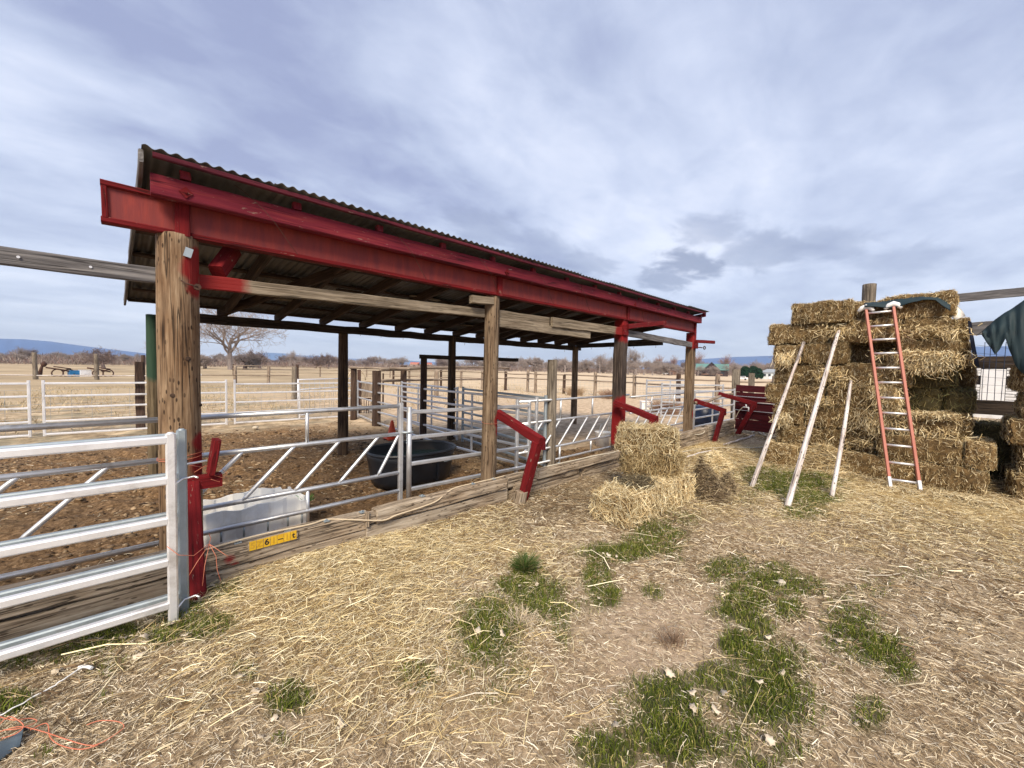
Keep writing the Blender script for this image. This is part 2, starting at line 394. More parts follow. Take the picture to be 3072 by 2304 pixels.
def galv(name, c1, c2, rough=.42, metal=.75):
    m = newmat(name); s = NB(m); v = s.coords(scale=(1, 1, 1))
    vo = s.n('ShaderNodeTexVoronoi'); s.l(v, vo.inputs['Vector']); vo.inputs['Scale'].default_value = 90
    n = s.noise(v, 7, 6, .65); sp = s.n('ShaderNodeSeparateColor'); s.l(vo.outputs['Color'], sp.inputs[0])
    c = s.mix(s.mr(n, .3, .72), c1, c2); c = s.mix(.18, c, s.mix(sp.outputs[0], c1, c2))
    d = s.noise(v, 2.3, 8, .75, .5); c = s.mix(s.m('MULTIPLY', s.mr(d, .54, .70), .5), c, (.24, .20, .16))
    s.fin(c, s.mr(n, .3, .7, rough-.08, rough+.12), metal, s.bump(s.noise(v, 60, 3), .08, .001)); return m
M['galv'] = galv('galvanised_steel', (.62, .64, .67), (.78, .79, .81))
M['galvbright'] = galv('bright_galvanised_steel', (.80, .81, .84), (.90, .90, .92), .42, .55)
M['galvdull'] = galv('dull_galvanised_steel', (.32, .38, .42), (.46, .52, .56), .5, .6)
M['roof'] = plain('weathered_sheet_metal', (.085, .085, .085), (.15, .14, .125), .55, .3, 2.5, dirt=(.045, .032, .026))
M['rust'] = plain('rusty_steel', (.045, .022, .016), (.09, .04, .025), .8, .2, 8, .3)
M['rope'] = plain('cream_rope', (.50, .40, .27), (.62, .52, .38), .8, 0, 20)
M['hose'] = plain('cream_hose', (.50, .45, .36), (.60, .55, .45), .5, 0, 12)
M['twine'] = plain('orange_twine', (.50, .13, .07), (.62, .24, .15), .7, 0, 30)
M['blackpl'] = plain('black_plastic', (.006, .008, .012), (.014, .017, .024), .4, 0, 5, dirt=(.03, .026, .024))
M['bluepl'] = plain('blue_plastic', (.006, .014, .04), (.01, .022, .06), .4, 0, 4)
M['whitepl'] = plain('dirty_white_plastic', (.80, .80, .78), (.88, .88, .87), .5, 0, 2.5, .05, dirt=(.60, .55, .48))
M['orange'] = plain('orange_plastic', (.72, .07, .02), (.80, .11, .03), .5, 0, 8)
M['tarp'] = plain('green_tarpaulin', (.004, .017, .024), (.009, .030, .040), .75, 0, 6, .3)
M['darktarp'] = plain('navy_tarpaulin', (.012, .02, .05), (.02, .035, .075), .5, 0, 6, .3)
M['whitepaint'] = plain('white_paint', (.72, .73, .76), (.82, .82, .84), .5, 0, 4, dirt=(.5, .48, .44))
M['fibre'] = plain('orange_fibreglass', (.42, .14, .10), (.52, .19, .14), .5, 0, 5)
M['alu'] = plain('aluminium', (.68, .68, .70), (.82, .82, .84), .4, .6, 12)
M['stone'] = plain('pale_stone', (.45, .38, .28), (.62, .55, .45), .9, 0, 12, .5)
M['yellow'] = plain('yellow_enamel', (.62, .36, .015), (.72, .46, .03), .45, 0, 20, dirt=(.45, .25, .03))
M['dark'] = plain('black_ink', (.02, .012, .01), (.03, .02, .015), .6)
M['faint'] = plain('faded_ink', (.50, .28, .02), (.56, .33, .03), .6)
M['bluepanel'] = plain('bright_blue_paint', (.01, .13, .32), (.015, .16, .38), .5)
M['ledge'] = M['whitepaint']
M['stick'] = wood('bleached_pole', (.30, .25, .22), (.66, .62, .60), (.82, .80, .79), (.80, .72, .68), bumpk=.8, holes=.8)
M['leaf'] = plain('dry_leaf', (.50, .40, .28), (.68, .60, .48), .8, 0, 30)
def tonemat(name, rough=.8, trans=0.0):
    m = newmat(name); s = NB(m); a = s.n('ShaderNodeAttribute', attribute_name='tone'); oi = s.n('ShaderNodeObjectInfo')
    hv = s.n('ShaderNodeHueSaturation'); s.l(a.outputs['Color'], hv.inputs['Color']); s.l(s.mr(oi.outputs['Random'], 0, 1, .82, 1.12), hv.inputs['Value'])
    s.fin(hv.outputs[0], rough, 0, None, .2); return m
M['straw'] = tonemat('straw'); M['grass'] = tonemat('grass_blades', .6)
def barkmat(name, c1, c2): return plain(name, c1, c2, .9, 0, 3)
M['bark'] = barkmat('bare_bark', (.20, .165, .15), (.33, .28, .26))
M['bark2'] = barkmat('brown_bark', (.13, .095, .085), (.22, .165, .15))
M['twig'] = barkmat('pale_twigs', (.26, .21, .19), (.38, .32, .29))
M['twig2'] = barkmat('brown_twigs', (.15, .11, .10), (.24, .18, .165))
M['twig3'] = barkmat('reddish_twigs', (.26, .155, .125), (.36, .23, .19))
M['ever'] = plain('evergreen_foliage', (.008, .03, .016), (.02, .055, .028), .8, 0, 2)
# ---------------------------------------------------------------- ground
def vnoise(x, y, sc, seed):
    g = np.random.default_rng(seed).random((64, 64)); x = x*sc; y = y*sc
    xi = np.floor(x).astype(int); yi = np.floor(y).astype(int); fx = x-xi; fy = y-yi
    fx = fx*fx*(3-2*fx); fy = fy*fy*(3-2*fy)
    a = g[xi % 64, yi % 64]; b = g[(xi+1) % 64, yi % 64]; c = g[xi % 64, (yi+1) % 64]; d = g[(xi+1) % 64, (yi+1) % 64]
    return (a*(1-fx)+b*fx)*(1-fy)+(c*(1-fx)+d*fx)*fy
def fbm(x, y, sc, seed, o=4):
    r = 0; a = .5; t = 0
    for i in range(o):
        r = r+a*vnoise(x+i*7.3, y+i*3.1, sc*2**i, seed+i); t += a; a *= .5
    return r/t
GROW = 1.14
def blobs(lst):
    o = []
    for (x, y, rx, ry, w) in lst:
        rx *= GROW; ry *= GROW
        c = on_z(x, y); a = on_z(x+rx, y)-c; b = on_z(x, y-ry)-c
        o.append((c.x, c.y, np.linalg.inv(np.array([[a.x, b.x], [a.y, b.y]])), w))
    return o
GRASS = blobs([(1575,1714,45,30,1),(1525,1754,48,24,1),(1624,1793,80,48,1),(1455,1888,85,95,1.1),(1684,1860,22,70,.6),(1251,2027,55,38,.6),(863,2117,62,46,1),(744,2037,40,28,.5),(839,2241,28,18,.5),(650,1783,60,35,.8),(615,1913,85,40,.9),
 (1860,1656,95,24,1),(1965,1613,80,42,.9),(1793,1726,35,60,.9),(1826,1793,35,28,.9),(1953,1773,28,20,.8),(2186,1700,65,35,.8),(2325,1700,50,18,.7),(2319,1746,85,32,.9),(2252,1766,65,32,.9),(2232,1826,75,42,1),(2365,1833,45,32,.9),(2272,1893,50,45,.9),(2400,1760,65,22,.8),
 (2219,1939,55,52,1.1),(2319,1979,85,50,1),(2152,2032,85,38,.9),(2299,2099,115,75,1.1),(2000,2132,105,85,1.1),(2026,2225,115,60,1.1),(1826,2265,85,55,1),(2186,2232,85,45,.7),(2359,2245,60,45,.6),(2265,2298,70,25,.8),(2605,2139,38,38,.8),(2552,1853,75,38,.8),(2532,1905,65,45,.9),(2638,1953,95,48,1),(2700,2010,50,38,.9),(2532,1800,60,28,.4),(2600,1770,80,26,.3),
 (2412,1527,60,22,.8),(2380,1445,120,30,1.1),(2300,1425,80,20,1),(2430,1490,80,22,1),(2250,1500,60,20,.3),
 (242,1936,130,38,.9),(557,1863,75,48,.9),(640,1897,65,28,.9),(30,2120,65,28,1),(315,2115,28,14,.6),(135,2270,28,14,.7),(484,1925,70,34,1),(340,1920,90,38,1),(40,1990,65,22,.8),(330,2010,60,28,.5),(2050,1560,60,20,.5),(1990,1530,40,14,.5),(2700,1720,140,18,.2)])
GOLD = blobs([(1150,1640,330,70,1),(950,1720,300,90,1),(1050,1840,330,130,.8),(850,1900,260,110,.7),(720,1800,110,90,.7),(1000,2000,240,90,.4),(2150,1400,150,50,1),(2080,1350,110,28,1),(2900,1540,300,55,.9),(2650,1480,320,50,1),(2250,1390,120,40,1),(3060,1600,120,60,.5),(2450,1400,160,28,1),(2560,1510,160,30,.5),(1400,1560,120,40,.4),(2160,1470,130,50,.6)])
BARE = blobs([(1960,1860,210,80,1),(2000,1960,190,80,1),(2100,1860,120,60,.8),(1780,2020,130,60,.5),(1400,2200,200,70,.4),(2450,1880,60,60,.6)])
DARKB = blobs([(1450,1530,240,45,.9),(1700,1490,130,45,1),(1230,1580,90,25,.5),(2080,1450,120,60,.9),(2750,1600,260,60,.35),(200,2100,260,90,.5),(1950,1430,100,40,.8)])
def bmask(u, v, B, n=None, soft=.35):
    m = np.zeros_like(u); n = 0 if n is None else n
    for (cx, cy, A, w) in B:
        dx = u-cx; dy = v-cy; p = A[0, 0]*dx+A[0, 1]*dy; q = A[1, 0]*dx+A[1, 1]*dy
        d = np.sqrt(p*p+q*q)+n; m = np.maximum(m, w*np.clip((1+soft-d)/(2*soft), 0, 1))
    return m
def in_pen(u, v): return np.clip((v-3.62)/.12, 0, 1)*np.clip((11.9-v)/1.5+.5*(fbm(u, v, .8, 77)-.5)*4, 0, 1)*np.clip((np.where(v > 4.8, 6.0, 8.2)-u+3*(fbm(u, v, .6, 5)-.5))/2.2, 0, 1)
def pen_zone(u, v): return np.clip((v-3.62)/.12, 0, 1)
def ground_h(u, v):
    near = np.exp(-np.maximum(0, np.hypot(u-3, v-4)-14)/10)
    h = (fbm(u, v, 1.1, 3)-.5)*.05*near+(fbm(u, v, 5, 9)-.5)*.022*near
    p = in_pen(u, v)
    l = fbm(u, v, 4.5, 21, 5); h = h+p*((l-.5)*.13+.02*np.abs(2*vnoise(u, v, 11, 8)-1))
    h = h+.10*np.exp(-((u-1.0)/.85)**2-((v-2.95)/.42)**2)+.03*np.exp(-((u-.3)/.5)**2-((v-2.3)/.6)**2)
    pz = pen_zone(u, v); h = h+pz*(1-p)*(fbm(u, v, 2.4, 33)-.5)*.05*near
    h = h+np.clip((v-15)/60, 0, 1)*(fbm(u, v, .05, 41)-.5)*.8
    return h
def axis(lo, a, b, hi, st):
    x = list(np.arange(a, b+1e-6, st)); s_ = st; q = b
    while q < hi: s_ *= 1.16; q += s_; x.append(q)
    s_ = st; q = a; y = []
    while q > lo: s_ *= 1.16; q -= s_; y.append(q)
    return np.array(y[::-1]+x)
gx = axis(-4700, -1.6, 10.5, 4700, .036); gy = axis(-4700, -1.8, 13.0, 4700, .036)
GX, GY = np.meshgrid(gx, gy, indexing='ij'); GZ = ground_h(GX, GY)
nx, ny = GX.shape; idx = np.arange(nx*ny).reshape(nx, ny)
Q = np.stack([idx[:-1, :-1], idx[1:, :-1], idx[1:, 1:], idx[:-1, 1:]], -1).reshape(-1, 4)
u_, v_ = GX.ravel(), GY.ravel()
wob = (fbm(u_, v_, 6, 55)-.5)*1.1
mk = np.stack([bmask(u_, v_, GOLD, wob*.8, .5), bmask(u_, v_, GRASS, wob), in_pen(u_, v_)], -1)
gme = np_mesh('ground', np.stack([u_, v_, GZ.ravel()], -1), Q, mk)
at2 = gme.color_attributes.new('zone', 'FLOAT_COLOR', 'POINT')
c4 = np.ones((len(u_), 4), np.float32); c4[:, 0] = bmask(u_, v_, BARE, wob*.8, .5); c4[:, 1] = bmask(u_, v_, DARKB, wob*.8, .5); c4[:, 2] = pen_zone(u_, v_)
at2.data.foreach_set('color', c4.ravel()); shade(gme)
gm = newmat('ground'); s = NB(gm); P = s.coords('World', False)
a1 = s.n('ShaderNodeAttribute', attribute_name='tone'); a2 = s.n('ShaderNodeAttribute', attribute_name='zone')
S1 = s.n('ShaderNodeSeparateColor'); s.l(a1.outputs['Color'], S1.inputs[0]); S2 = s.n('ShaderNodeSeparateColor'); s.l(a2.outputs['Color'], S2.inputs[0])
n1 = s.noise(P, 1.3, 6, .6); n2 = s.noise(P, 24, 6, .7, .6); n3 = s.noise(P, 90, 4, .7, .4); nf = s.noise(P, .06, 6, .6); nm = s.noise(P, .5, 6, .65)
yard = s.ramp(n2, [(.32, (.12, .082, .050)), (.48, (.34, .26, .17)), (.64, (.58, .47, .33))])
yard = s.mix(s.mr(n1, .35, .65), yard, s.mix(1.0, yard, (.80, .74, .68), 'MULTIPLY'))
yard = s.mix(s.m('MULTIPLY', S2.outputs[0], .8), yard, s.ramp(n2, [(.3, (.30, .22, .155)), (.7, (.54, .425, .31))]))
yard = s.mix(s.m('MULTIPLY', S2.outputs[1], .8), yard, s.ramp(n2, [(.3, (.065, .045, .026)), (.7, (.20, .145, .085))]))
yard = s.mix(s.m('MULTIPLY', S1.outputs[0], .85), yard, s.ramp(n3, [(.3, (.22, .145, .06)), (.55, (.45, .33, .15)), (.75, (.60, .47, .24))]))
yard = s.mix(s.m('MULTIPLY', S1.outputs[1], .8), yard, s.ramp(n3, [(.3, (.014, .028, .006)), (.7, (.05, .08, .018))]))
pend = s.ramp(n2, [(.28, (.040, .024, .013)), (.48, (.14, .088, .048)), (.68, (.32, .215, .125))])
pend = s.mix(s.mr(nm, .4, .65), pend, s.mix(1.0, pend, (1.25, 1.15, 1.0), 'MULTIPLY'))
dry = s.ramp(s.noise(P, 2.6, 9, .75, .6), [(.34, (.13, .095, .060)), (.48, (.38, .285, .18)), (.62, (.62, .49, .33))])
dry = s.mix(s.m('MULTIPLY', s.mr(s.noise(P, .8, 6, .65, .4), .50, .60), .6), dry, (.19, .18, .13))
sp = s.n('ShaderNodeSeparateXYZ'); s.l(s.n('ShaderNodeNewGeometry').outputs['Position'], sp.inputs[0])
sandy = s.ramp(s.noise(P, 5, 7, .7), [(.36, (.30, .215, .14)), (.60, (.62, .48, .335))])
dry = s.mix(s.mr(s.m('ADD', sp.outputs[0], s.m('MULTIPLY', nm, 5)), 5.5, 9.5), dry, sandy)          # trampled sandy lot past the alley
far = s.ramp(s.noise(P, .06, 9, .75), [(.36, (.26, .20, .13)), (.5, (.40, .31, .20)), (.62, (.52, .41, .27))])
far = s.mix(s.mr(s.m('ADD', s.m('SUBTRACT', sp.outputs[0], sp.outputs[1]), s.m('MULTIPLY', nf, 18)), -14, 4), far, s.ramp(s.noise(P, .3, 8, .7), [(.35, (.48, .37, .25)), (.65, (.68, .54, .38))]))
dist = s.n('ShaderNodeVectorMath', operation='LENGTH'); s.l(s.n('ShaderNodeNewGeometry').outputs['Position'], dist.inputs[0])
dry = s.mix(s.mr(dist.outputs['Value'], 17, 30), dry, far)
penm = s.mix(S1.outputs[2], dry, pend)
c = s.mix(S2.outputs[2], yard, penm)
h = s.m('ADD', s.m('MULTIPLY', n2, 1.0), s.m('MULTIPLY', n3, .4))
s.fin(c, .95, 0, s.bump(h, .7, .02), .12)
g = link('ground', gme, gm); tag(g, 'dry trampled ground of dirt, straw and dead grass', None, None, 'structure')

# loose straw and dead stalks lying over the yard
def gp(n, x0, x1, y0, y1, dens):       # rejection sampling of a density on the ground
    u = RNG.uniform(x0, x1, n); v = RNG.uniform(y0, y1, n); k = RNG.random(n) < dens(u, v); return u[k], v[k]
def flat_strands(u, v, lmin, lmax, w, tilt, z0, cols, lift=.02, ang=None):
    N = len(u); a = RNG.uniform(0, 2*np.pi, N) if ang is None else RNG.normal(ang, .8, N)
    D = np.stack([np.cos(a), np.sin(a), RNG.normal(0, tilt, N)], -1); D /= np.linalg.norm(D, axis=1)[:, None]
    Ln = RNG.uniform(lmin, lmax, N); C = np.stack([u, v, ground_h(u, v)+z0+np.abs(D[:, 2])*Ln/2*.7+RNG.random(N)*lift], -1)
    b = RNG.normal(0, 1, (N, 3))*Ln[:, None]*.07; b[:, 2] = np.abs(b[:, 2])
    W_ = (.55+1.4*RNG.random(N)**2.5)*w; cols = np.array(cols); k = RNG.integers(0, len(cols), N)
    col = cols[k]*RNG.uniform(.75, 1.2, N)[:, None]
    return strands(C, D, Ln, W_, b, col)
TAN = [(.76, .67, .50), (.64, .54, .38), (.50, .40, .26), (.34, .26, .16), (.74, .67, .54), (.22, .16, .095), (.14, .10, .06)]
GOLDC = [(.82, .71, .45), (.72, .60, .34), (.58, .45, .23), (.87, .79, .56), (.40, .29, .14), (.24, .16, .08)]
DRK = [(.25, .175, .10), (.18, .12, .07), (.36, .27, .16), (.13, .085, .05)]
def vis(u, v): return (v < 3.4) & (u*math.cos(YAW)+v*math.sin(YAW) > .9)
gnoise = lambda u, v, s_: (fbm(u, v, s_, 55)-.5)*1.1
P_ = []
dn = lambda u, v: vis(u, v)*np.clip(2.6/np.maximum(np.hypot(u, v), .8), 0, 1)**1.6*(1-.70*bmask(u, v, GRASS, gnoise(u, v, 6)))*(1-.5*bmask(u, v, BARE))*(.25+.9*fbm(u, v, 1.7, 91)**1.3)
u, v = gp(820000, -1.5, 7, -2.2, 3.4, dn); P_.append(flat_strands(u, v, .008, .062, .0022, .12, .002, TAN, .012))
dn = lambda u, v: (v < 3.38)*np.clip(3.2/np.maximum(np.hypot(u, v), .8), 0, 1)**1.1*bmask(u, v, GOLD, gnoise(u, v, 6), .6)*(1-.75*bmask(u, v, GRASS, gnoise(u, v, 6)))
u, v = gp(480000, -.5, 9.5, -3, 3.4, dn); P_.append(flat_strands(u, v, .03, .14, .0023, .14, .004, GOLDC, .035, R(15)))
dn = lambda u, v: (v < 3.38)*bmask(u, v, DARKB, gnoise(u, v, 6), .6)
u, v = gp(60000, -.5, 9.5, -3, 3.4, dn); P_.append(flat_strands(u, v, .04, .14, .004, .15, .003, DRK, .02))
dn = lambda u, v: (v < 3.38)*(np.hypot(u, v) > 3)*.9*(fbm(u, v, 1.1, 15) > .45)
u, v = gp(60000, 2, 12, -4, 3.4, dn); P_.append(flat_strands(u, v, .03, .11, .0055, .15, .004, TAN+DRK, .012))
u, v = gp(420, -.5, 5, -2, 3.2, lambda u, v: vis(u, v)*1.0); P_.append(flat_strands(u, v, .16, .36, .0032, .08, .015, GOLDC+TAN, .03))
V_, Q_, C_ = merge(P_)
o = link('loose_straw', np_mesh('loose_straw', V_, Q_, C_), M['straw']); tag(o, 'loose straw and dead stalks strewn over the yard', 'straw', None, 'stuff')
# green grass in the patches
dn = lambda u, v: (v < 3.35)*bmask(u, v, GRASS, gnoise(u, v, 6), .35)**1.2*np.clip(3.4/np.maximum(np.hypot(u, v), .8), .12, 1)
u, v = gp(520000, -1.2, 8.6, -2.2, 3.35, dn); N = len(u)
gh = bmask(u, v, GRASS, gnoise(u, v, 6), .5); a = RNG.uniform(0, 2*np.pi, N); cl = fbm(u, v, 9, 17)
tl = RNG.uniform(.1, .75, N); D = np.stack([np.cos(a)*tl, np.sin(a)*tl, np.ones(N)], -1); D /= np.linalg.norm(D, axis=1)[:, None]
Ln = (.018+.055*gh*cl)*RNG.uniform(.6, 1.35, N); C = np.stack([u, v, ground_h(u, v)], -1)+D*Ln[:, None]*.45
b = np.stack([-np.cos(a), -np.sin(a), np.ones(N)*.5], -1)*Ln[:, None]*.12
gc = np.array([(.050, .070, .008), (.080, .105, .013), (.12, .145, .02), (.18, .18, .04), (.36, .30, .13)]); k = RNG.choice(5, N, p=[.32, .30, .2, .12, .06])
V_, Q_, C_ = strands(C, D, Ln, RNG.uniform(.0022, .004, N), b, gc[k]*RNG.uniform(.9, 1.5, N)[:, None])
o = link('grass', np_mesh('grass', V_, Q_, C_), M['grass']); tag(o, 'short green grass growing in patches through the straw', 'grass', None, 'stuff')
# clods in the pen
def clods(n, x0, x1, y0, y1, dens, s0, s1, name, cols, label):
    u, v = gp(n, x0, x1, y0, y1, dens); N = len(u)
    base = np.array([(0, 0, 1), (.89, 0, .45), (.28, .85, .45), (-.72, .53, .45), (-.72, -.53, .45), (.28, -.85, .45), (.72, .53, -.45), (-.28, .85, -.45), (-.89, 0, -.45), (-.28, -.85, -.45), (.72, -.53, -.45)])
    F = np.array([(0, 1, 2), (0, 2, 3), (0, 3, 4), (0, 4, 5), (0, 5, 1), (1, 6, 2), (2, 6, 7), (2, 7, 3), (3, 7, 8), (3, 8, 4), (4, 8, 9), (4, 9, 5), (5, 9, 10), (5, 10, 1), (1, 10, 6)])
    r = (s0+(s1-s0)*RNG.random(N)**3); sc = np.stack([r*RNG.uniform(.7, 1.6, N), r*RNG.uniform(.7, 1.6, N), r*RNG.uniform(.25, .7, N)], -1)
    Vv = base[None]*sc[:, None]*RNG.uniform(.6, 1.3, (N, 11, 1)); an = RNG.uniform(0, 6.28, N); c_, s_ = np.cos(an)[:, None], np.sin(an)[:, None]
    X = Vv[..., 0]*c_-Vv[..., 1]*s_; Y = Vv[..., 0]*s_+Vv[..., 1]*c_
    Vv = np.stack([X+u[:, None], Y+v[:, None], Vv[..., 2]+ground_h(u, v)[:, None]+r[:, None]*.1], -1).reshape(-1, 3)
    Qq = (F[None]+np.arange(N)[:, None, None]*11).reshape(-1, 3); cols = np.array(cols)
    cc = np.repeat(cols[RNG.integers(0, len(cols), N)]*RNG.uniform(.7, 1.25, N)[:, None], 11, 0)
    tag(link(name, np_mesh(name, Vv, Qq, cc), M['straw']), label, name.replace('_', ' '), None, 'stuff')
clods(60000, -4, 11, 3.7, 13, lambda u, v: in_pen(u, v)*np.clip(6/np.hypot(u, v), .2, 1)*(fbm(u, v, 3, 4) > .45), .006, .034, 'dirt_clods', [(.06, .036, .02), (.14, .09, .05), (.23, .155, .09), (.36, .26, .16)], 'trampled clods of dirt and manure in the pen')
dn = lambda u, v: (v > 3.75)*in_pen(u, v)*np.clip(5/np.hypot(u, v), .1, 1)*(fbm(u, v, 1.2, 66) > .5)
u, v = gp(24000, -3, 9, 3.7, 12, dn); V_, Q_, C_ = flat_strands(u, v, .03, .1, .005, .1, .004, TAN+DRK, .01)
tag(link('pen_litter', np_mesh('pen_litter', V_, Q_, C_), M['straw']), 'straw litter trodden into the dark dirt of the pen', 'litter', None, 'stuff')
# dead grass tufts in the paddock past the back fence
dn = lambda u, v: (v > 12.7)*(fbm(u, v, .9, 8) > .5)+((u > 9.5)&(v > 4.5))*(fbm(u, v, .9, 8) > .6)*.3
u, v = gp(34000, -14, 26, 4, 34, dn); N = len(u); a = RNG.uniform(0, 6.28, N)
D = np.stack([np.cos(a)*.6, np.sin(a)*.6, np.ones(N)], -1); D /= np.linalg.norm(D, axis=1)[:, None]; Ln = RNG.uniform(.05, .2, N)
cc = np.array([(.55, .42, .24), (.42, .31, .17), (.62, .50, .32), (.30, .23, .13), (.27, .25, .14)])[RNG.integers(0, 5, N)]
V_, Q_, C_ = strands(np.stack([u, v, ground_h(u, v)], -1)+D*Ln[:, None]*.45, D, Ln, np.full(N, .012), RNG.normal(0, .015, (N, 3)), cc)
tag(link('dead_grass', np_mesh('dead_grass', V_, Q_, C_), M['straw']), 'tufts of dead grass in the paddock beyond the pens', 'dead grass', None, 'stuff')
# ---------------------------------------------------------------- the shelter
FV, FU = 3.78, [.23, 3.24, 6.34, 9.43]      # front posts
sh = thing('cattle_shelter', 'open-sided cattle shelter with red girder front, pole posts and corrugated metal roof', 'shelter', (.23, FV, 0))
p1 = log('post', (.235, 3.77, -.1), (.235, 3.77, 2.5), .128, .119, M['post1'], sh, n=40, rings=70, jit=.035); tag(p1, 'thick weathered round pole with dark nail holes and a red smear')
b = MB(); b.box((.285, 3.644, 2.375), (.045, .005, .065), Matrix.Rotation(R(14), 3, 'Y')); br = b.build('bracket', M['galvdull'], p1)
b = MB(); b.tube([(.33, 3.63, 2.135), (.33, 3.60, 2.135)], .022, 10); b.tube([(.245, 3.64, 2.17), (.27, 3.61, 2.15), (.33, 3.598, 2.135)], .006, 6); b.build('bolt', M['rust'], p1)
for (x, z, r_) in ((.275, 1.62, .020), (.19, 1.36, .017), (.345, 1.28, .014)):
    b = MB(); a_ = math.atan2(3.66-3.77, x-.235); yy = 3.77-math.sqrt(max(.001, .123**2-(x-.235)**2))
    b.tube([(x, yy+.004, z), (x+(x-.235)*.05, yy-.006, z)], [r_, r_*.75], 12); b.tube([(x, yy-.003, z), (x, yy-.009, z)], [r_*.45, r_*.3], 10); b.build('knot', M['rafter'], p1)
log('post', (3.235, FV, -.1), (3.255, FV, 2.49), .098, .092, M['post2'], sh, n=28, rings=40, jit=.05)
board('post', (6.34, 3.80, -.1), (6.34, 3.80, 2.5), .19, .19, M['post3'], sh, jit=.005, ch=.02)
board('post', (9.43, 3.80, -.1), (9.45, 3.80, 2.5), .175, .175, M['post4'], sh, jit=.004, ch=.016)
for (u, v, h, r_, mt) in ((.175, 7.2, 2.22, .068, 'green'), (2.68, 7.15, 2.26, .085, 'rearpost'), (5.0, 7.12, 2.26, .085, 'rearpost'), (9.3, 7.05, 2.26, .09, 'post2')):
    q = log('post', (u, v, -.1), (u, v, h), r_*1.05, r_*.95, M[mt], sh, jit=.05)
    if mt == 'green': tag(q, 'rear post stained green')
# red box girder sitting on the post tops
GV = 3.72
board('girder_web', (-.13, GV, 2.622), (9.40, GV, 2.622), .05, .20, M['redply'], sh, jit=.001, ch=.002)
board('girder_flange', (-.145, GV, 2.508), (9.41, GV, 2.508), .085, .036, M['red'], sh, jit=.002)
board('girder_flange', (-.145, GV, 2.736), (9.41, GV, 2.736), .095, .036, M['red'], sh, jit=.002)
for u in (.26, 3.28, 6.37, 9.36): board('girder_cleat', (u, GV-.045, 2.49), (u, GV-.045, 2.72), .085 if u < 1 else .075, .035, M['red'], sh, upv=(0, 1, 0))
board('girder_cleat', (-.125, GV-.03, 2.52), (-.125, GV-.03, 2.72), .03, .03, M['red'], sh, upv=(0, 1, 0))
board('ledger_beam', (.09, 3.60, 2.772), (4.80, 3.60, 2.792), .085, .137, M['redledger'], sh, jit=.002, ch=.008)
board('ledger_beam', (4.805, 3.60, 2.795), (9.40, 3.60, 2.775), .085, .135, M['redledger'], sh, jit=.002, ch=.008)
for u in (.27, 3.29, 6.38):                                  # square plate washers
    b = MB(); b.box((0, 0, 0), (.055, .008, .055), Matrix.Rotation(R(45), 3, 'Y')); b.tube([(0, -.004, 0), (0, -.014, 0)], .009, 6)
    b.build('plate_washer', M['red'], sh, Matrix.Translation((u, 3.553, 2.76)))
# roof plane
def rz(v): return 2.948-(v-3.45)*(.548/4.05)
RF0, RF1 = 3.45, 7.5
for i in range(14):
    u = .27+i*.702; u2 = u+random.uniform(-.01, .01)
    board('rafter', (u, 3.65, rz(3.65)-.100), (u2, 7.36+random.uniform(-.05, .05), rz(7.36)-.100), .05, .13, M['rafter'], sh, jit=.003)
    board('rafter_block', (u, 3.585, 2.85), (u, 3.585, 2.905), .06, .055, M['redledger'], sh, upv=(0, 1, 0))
pv = [3.50, 4.15, 4.8, 5.45, 6.1, 6.75, 7.3]
for k, v in enumerate(pv):
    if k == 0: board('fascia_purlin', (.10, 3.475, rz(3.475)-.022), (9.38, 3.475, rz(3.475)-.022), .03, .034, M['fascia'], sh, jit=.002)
    else: board('purlin', (-.02+random.uniform(-.04, .05), v, rz(v)-.024), (9.35, v, rz(v)-.024), .11, .026, M['rafter'], sh, jit=.003)
# odd boards and blocks lodged between the purlins
for k in range(16):
    u = random.uniform(.8, 8.6); v = random.uniform(4.1, 7.0); w_ = random.uniform(.3, .9)
    board('roof_brace', (u, v, rz(v)-.05), (u+w_, v+random.uniform(-.05, .05), rz(v)-.05), .09, .02, M['rafter'] if k % 3 else M['beam'], sh)
board('rafter', (5.5, 3.9, rz(3.9)-.12), (6.35, 7.2, rz(7.2)-.12), .05, .12, M['rafter'], sh)
board('rafter', (1.95, 3.8, rz(3.8)-.12), (.9, 7.2, rz(7.2)-.12), .05, .12, M['rafter'], sh)
# corrugated sheets, each its own part
def sheet(u0, u1, v0, v1, dz, name='roof_sheet'):
    n = int((u1-u0)/.0762*8); V_ = []; F_ = []
    for t in (0, 1):
        for j, v in enumerate(np.linspace(v0, v1, 6)):
            for i in range(n+1):
                u = u0+(u1-u0)*i/n; V_.append((u+.05-.037*(v-3.45), v, rz(v)+dz+.0095*math.sin(u/.0762*2*math.pi)+(.0012 if t else 0)))
    m_ = n+1
    for t in (0, 1):
        o_ = t*6*m_
        for j in range(5):
            for i in range(n):
                a_ = o_+j*m_+i; f = (a_, a_+1, a_+m_+1, a_+m_); F_.append(f if t else f[::-1])
    for i in range(n):
        for j in (0, 5): a_ = j*m_+i; F_.append((a_, a_+1, a_+1+6*m_, a_+6*m_))
    for j in range(5):
        for i in (0, n): a_ = j*m_+i; F_.append((a_, a_+m_, a_+m_+6*m_, a_+6*m_))
    me = bpy.data.meshes.new('sheet'); me.from_pydata(V_, [], F_); me.update(); shade(me); return link(name, me, M['roof'], sh)
us = [0.0]; 
while us[-1] < 9.2: us.append(us[-1]+.7620)
us[-1] = 9.45
for i in range(len(us)-1):
    sheet(us[i]-(0.03 if i else .0), us[i+1]+.03, RF0+random.uniform(-.012, .012), RF1+random.uniform(-.03, .03), .0135+.0028*(i % 2)+(.012 if i >= len(us)-3 else 0))
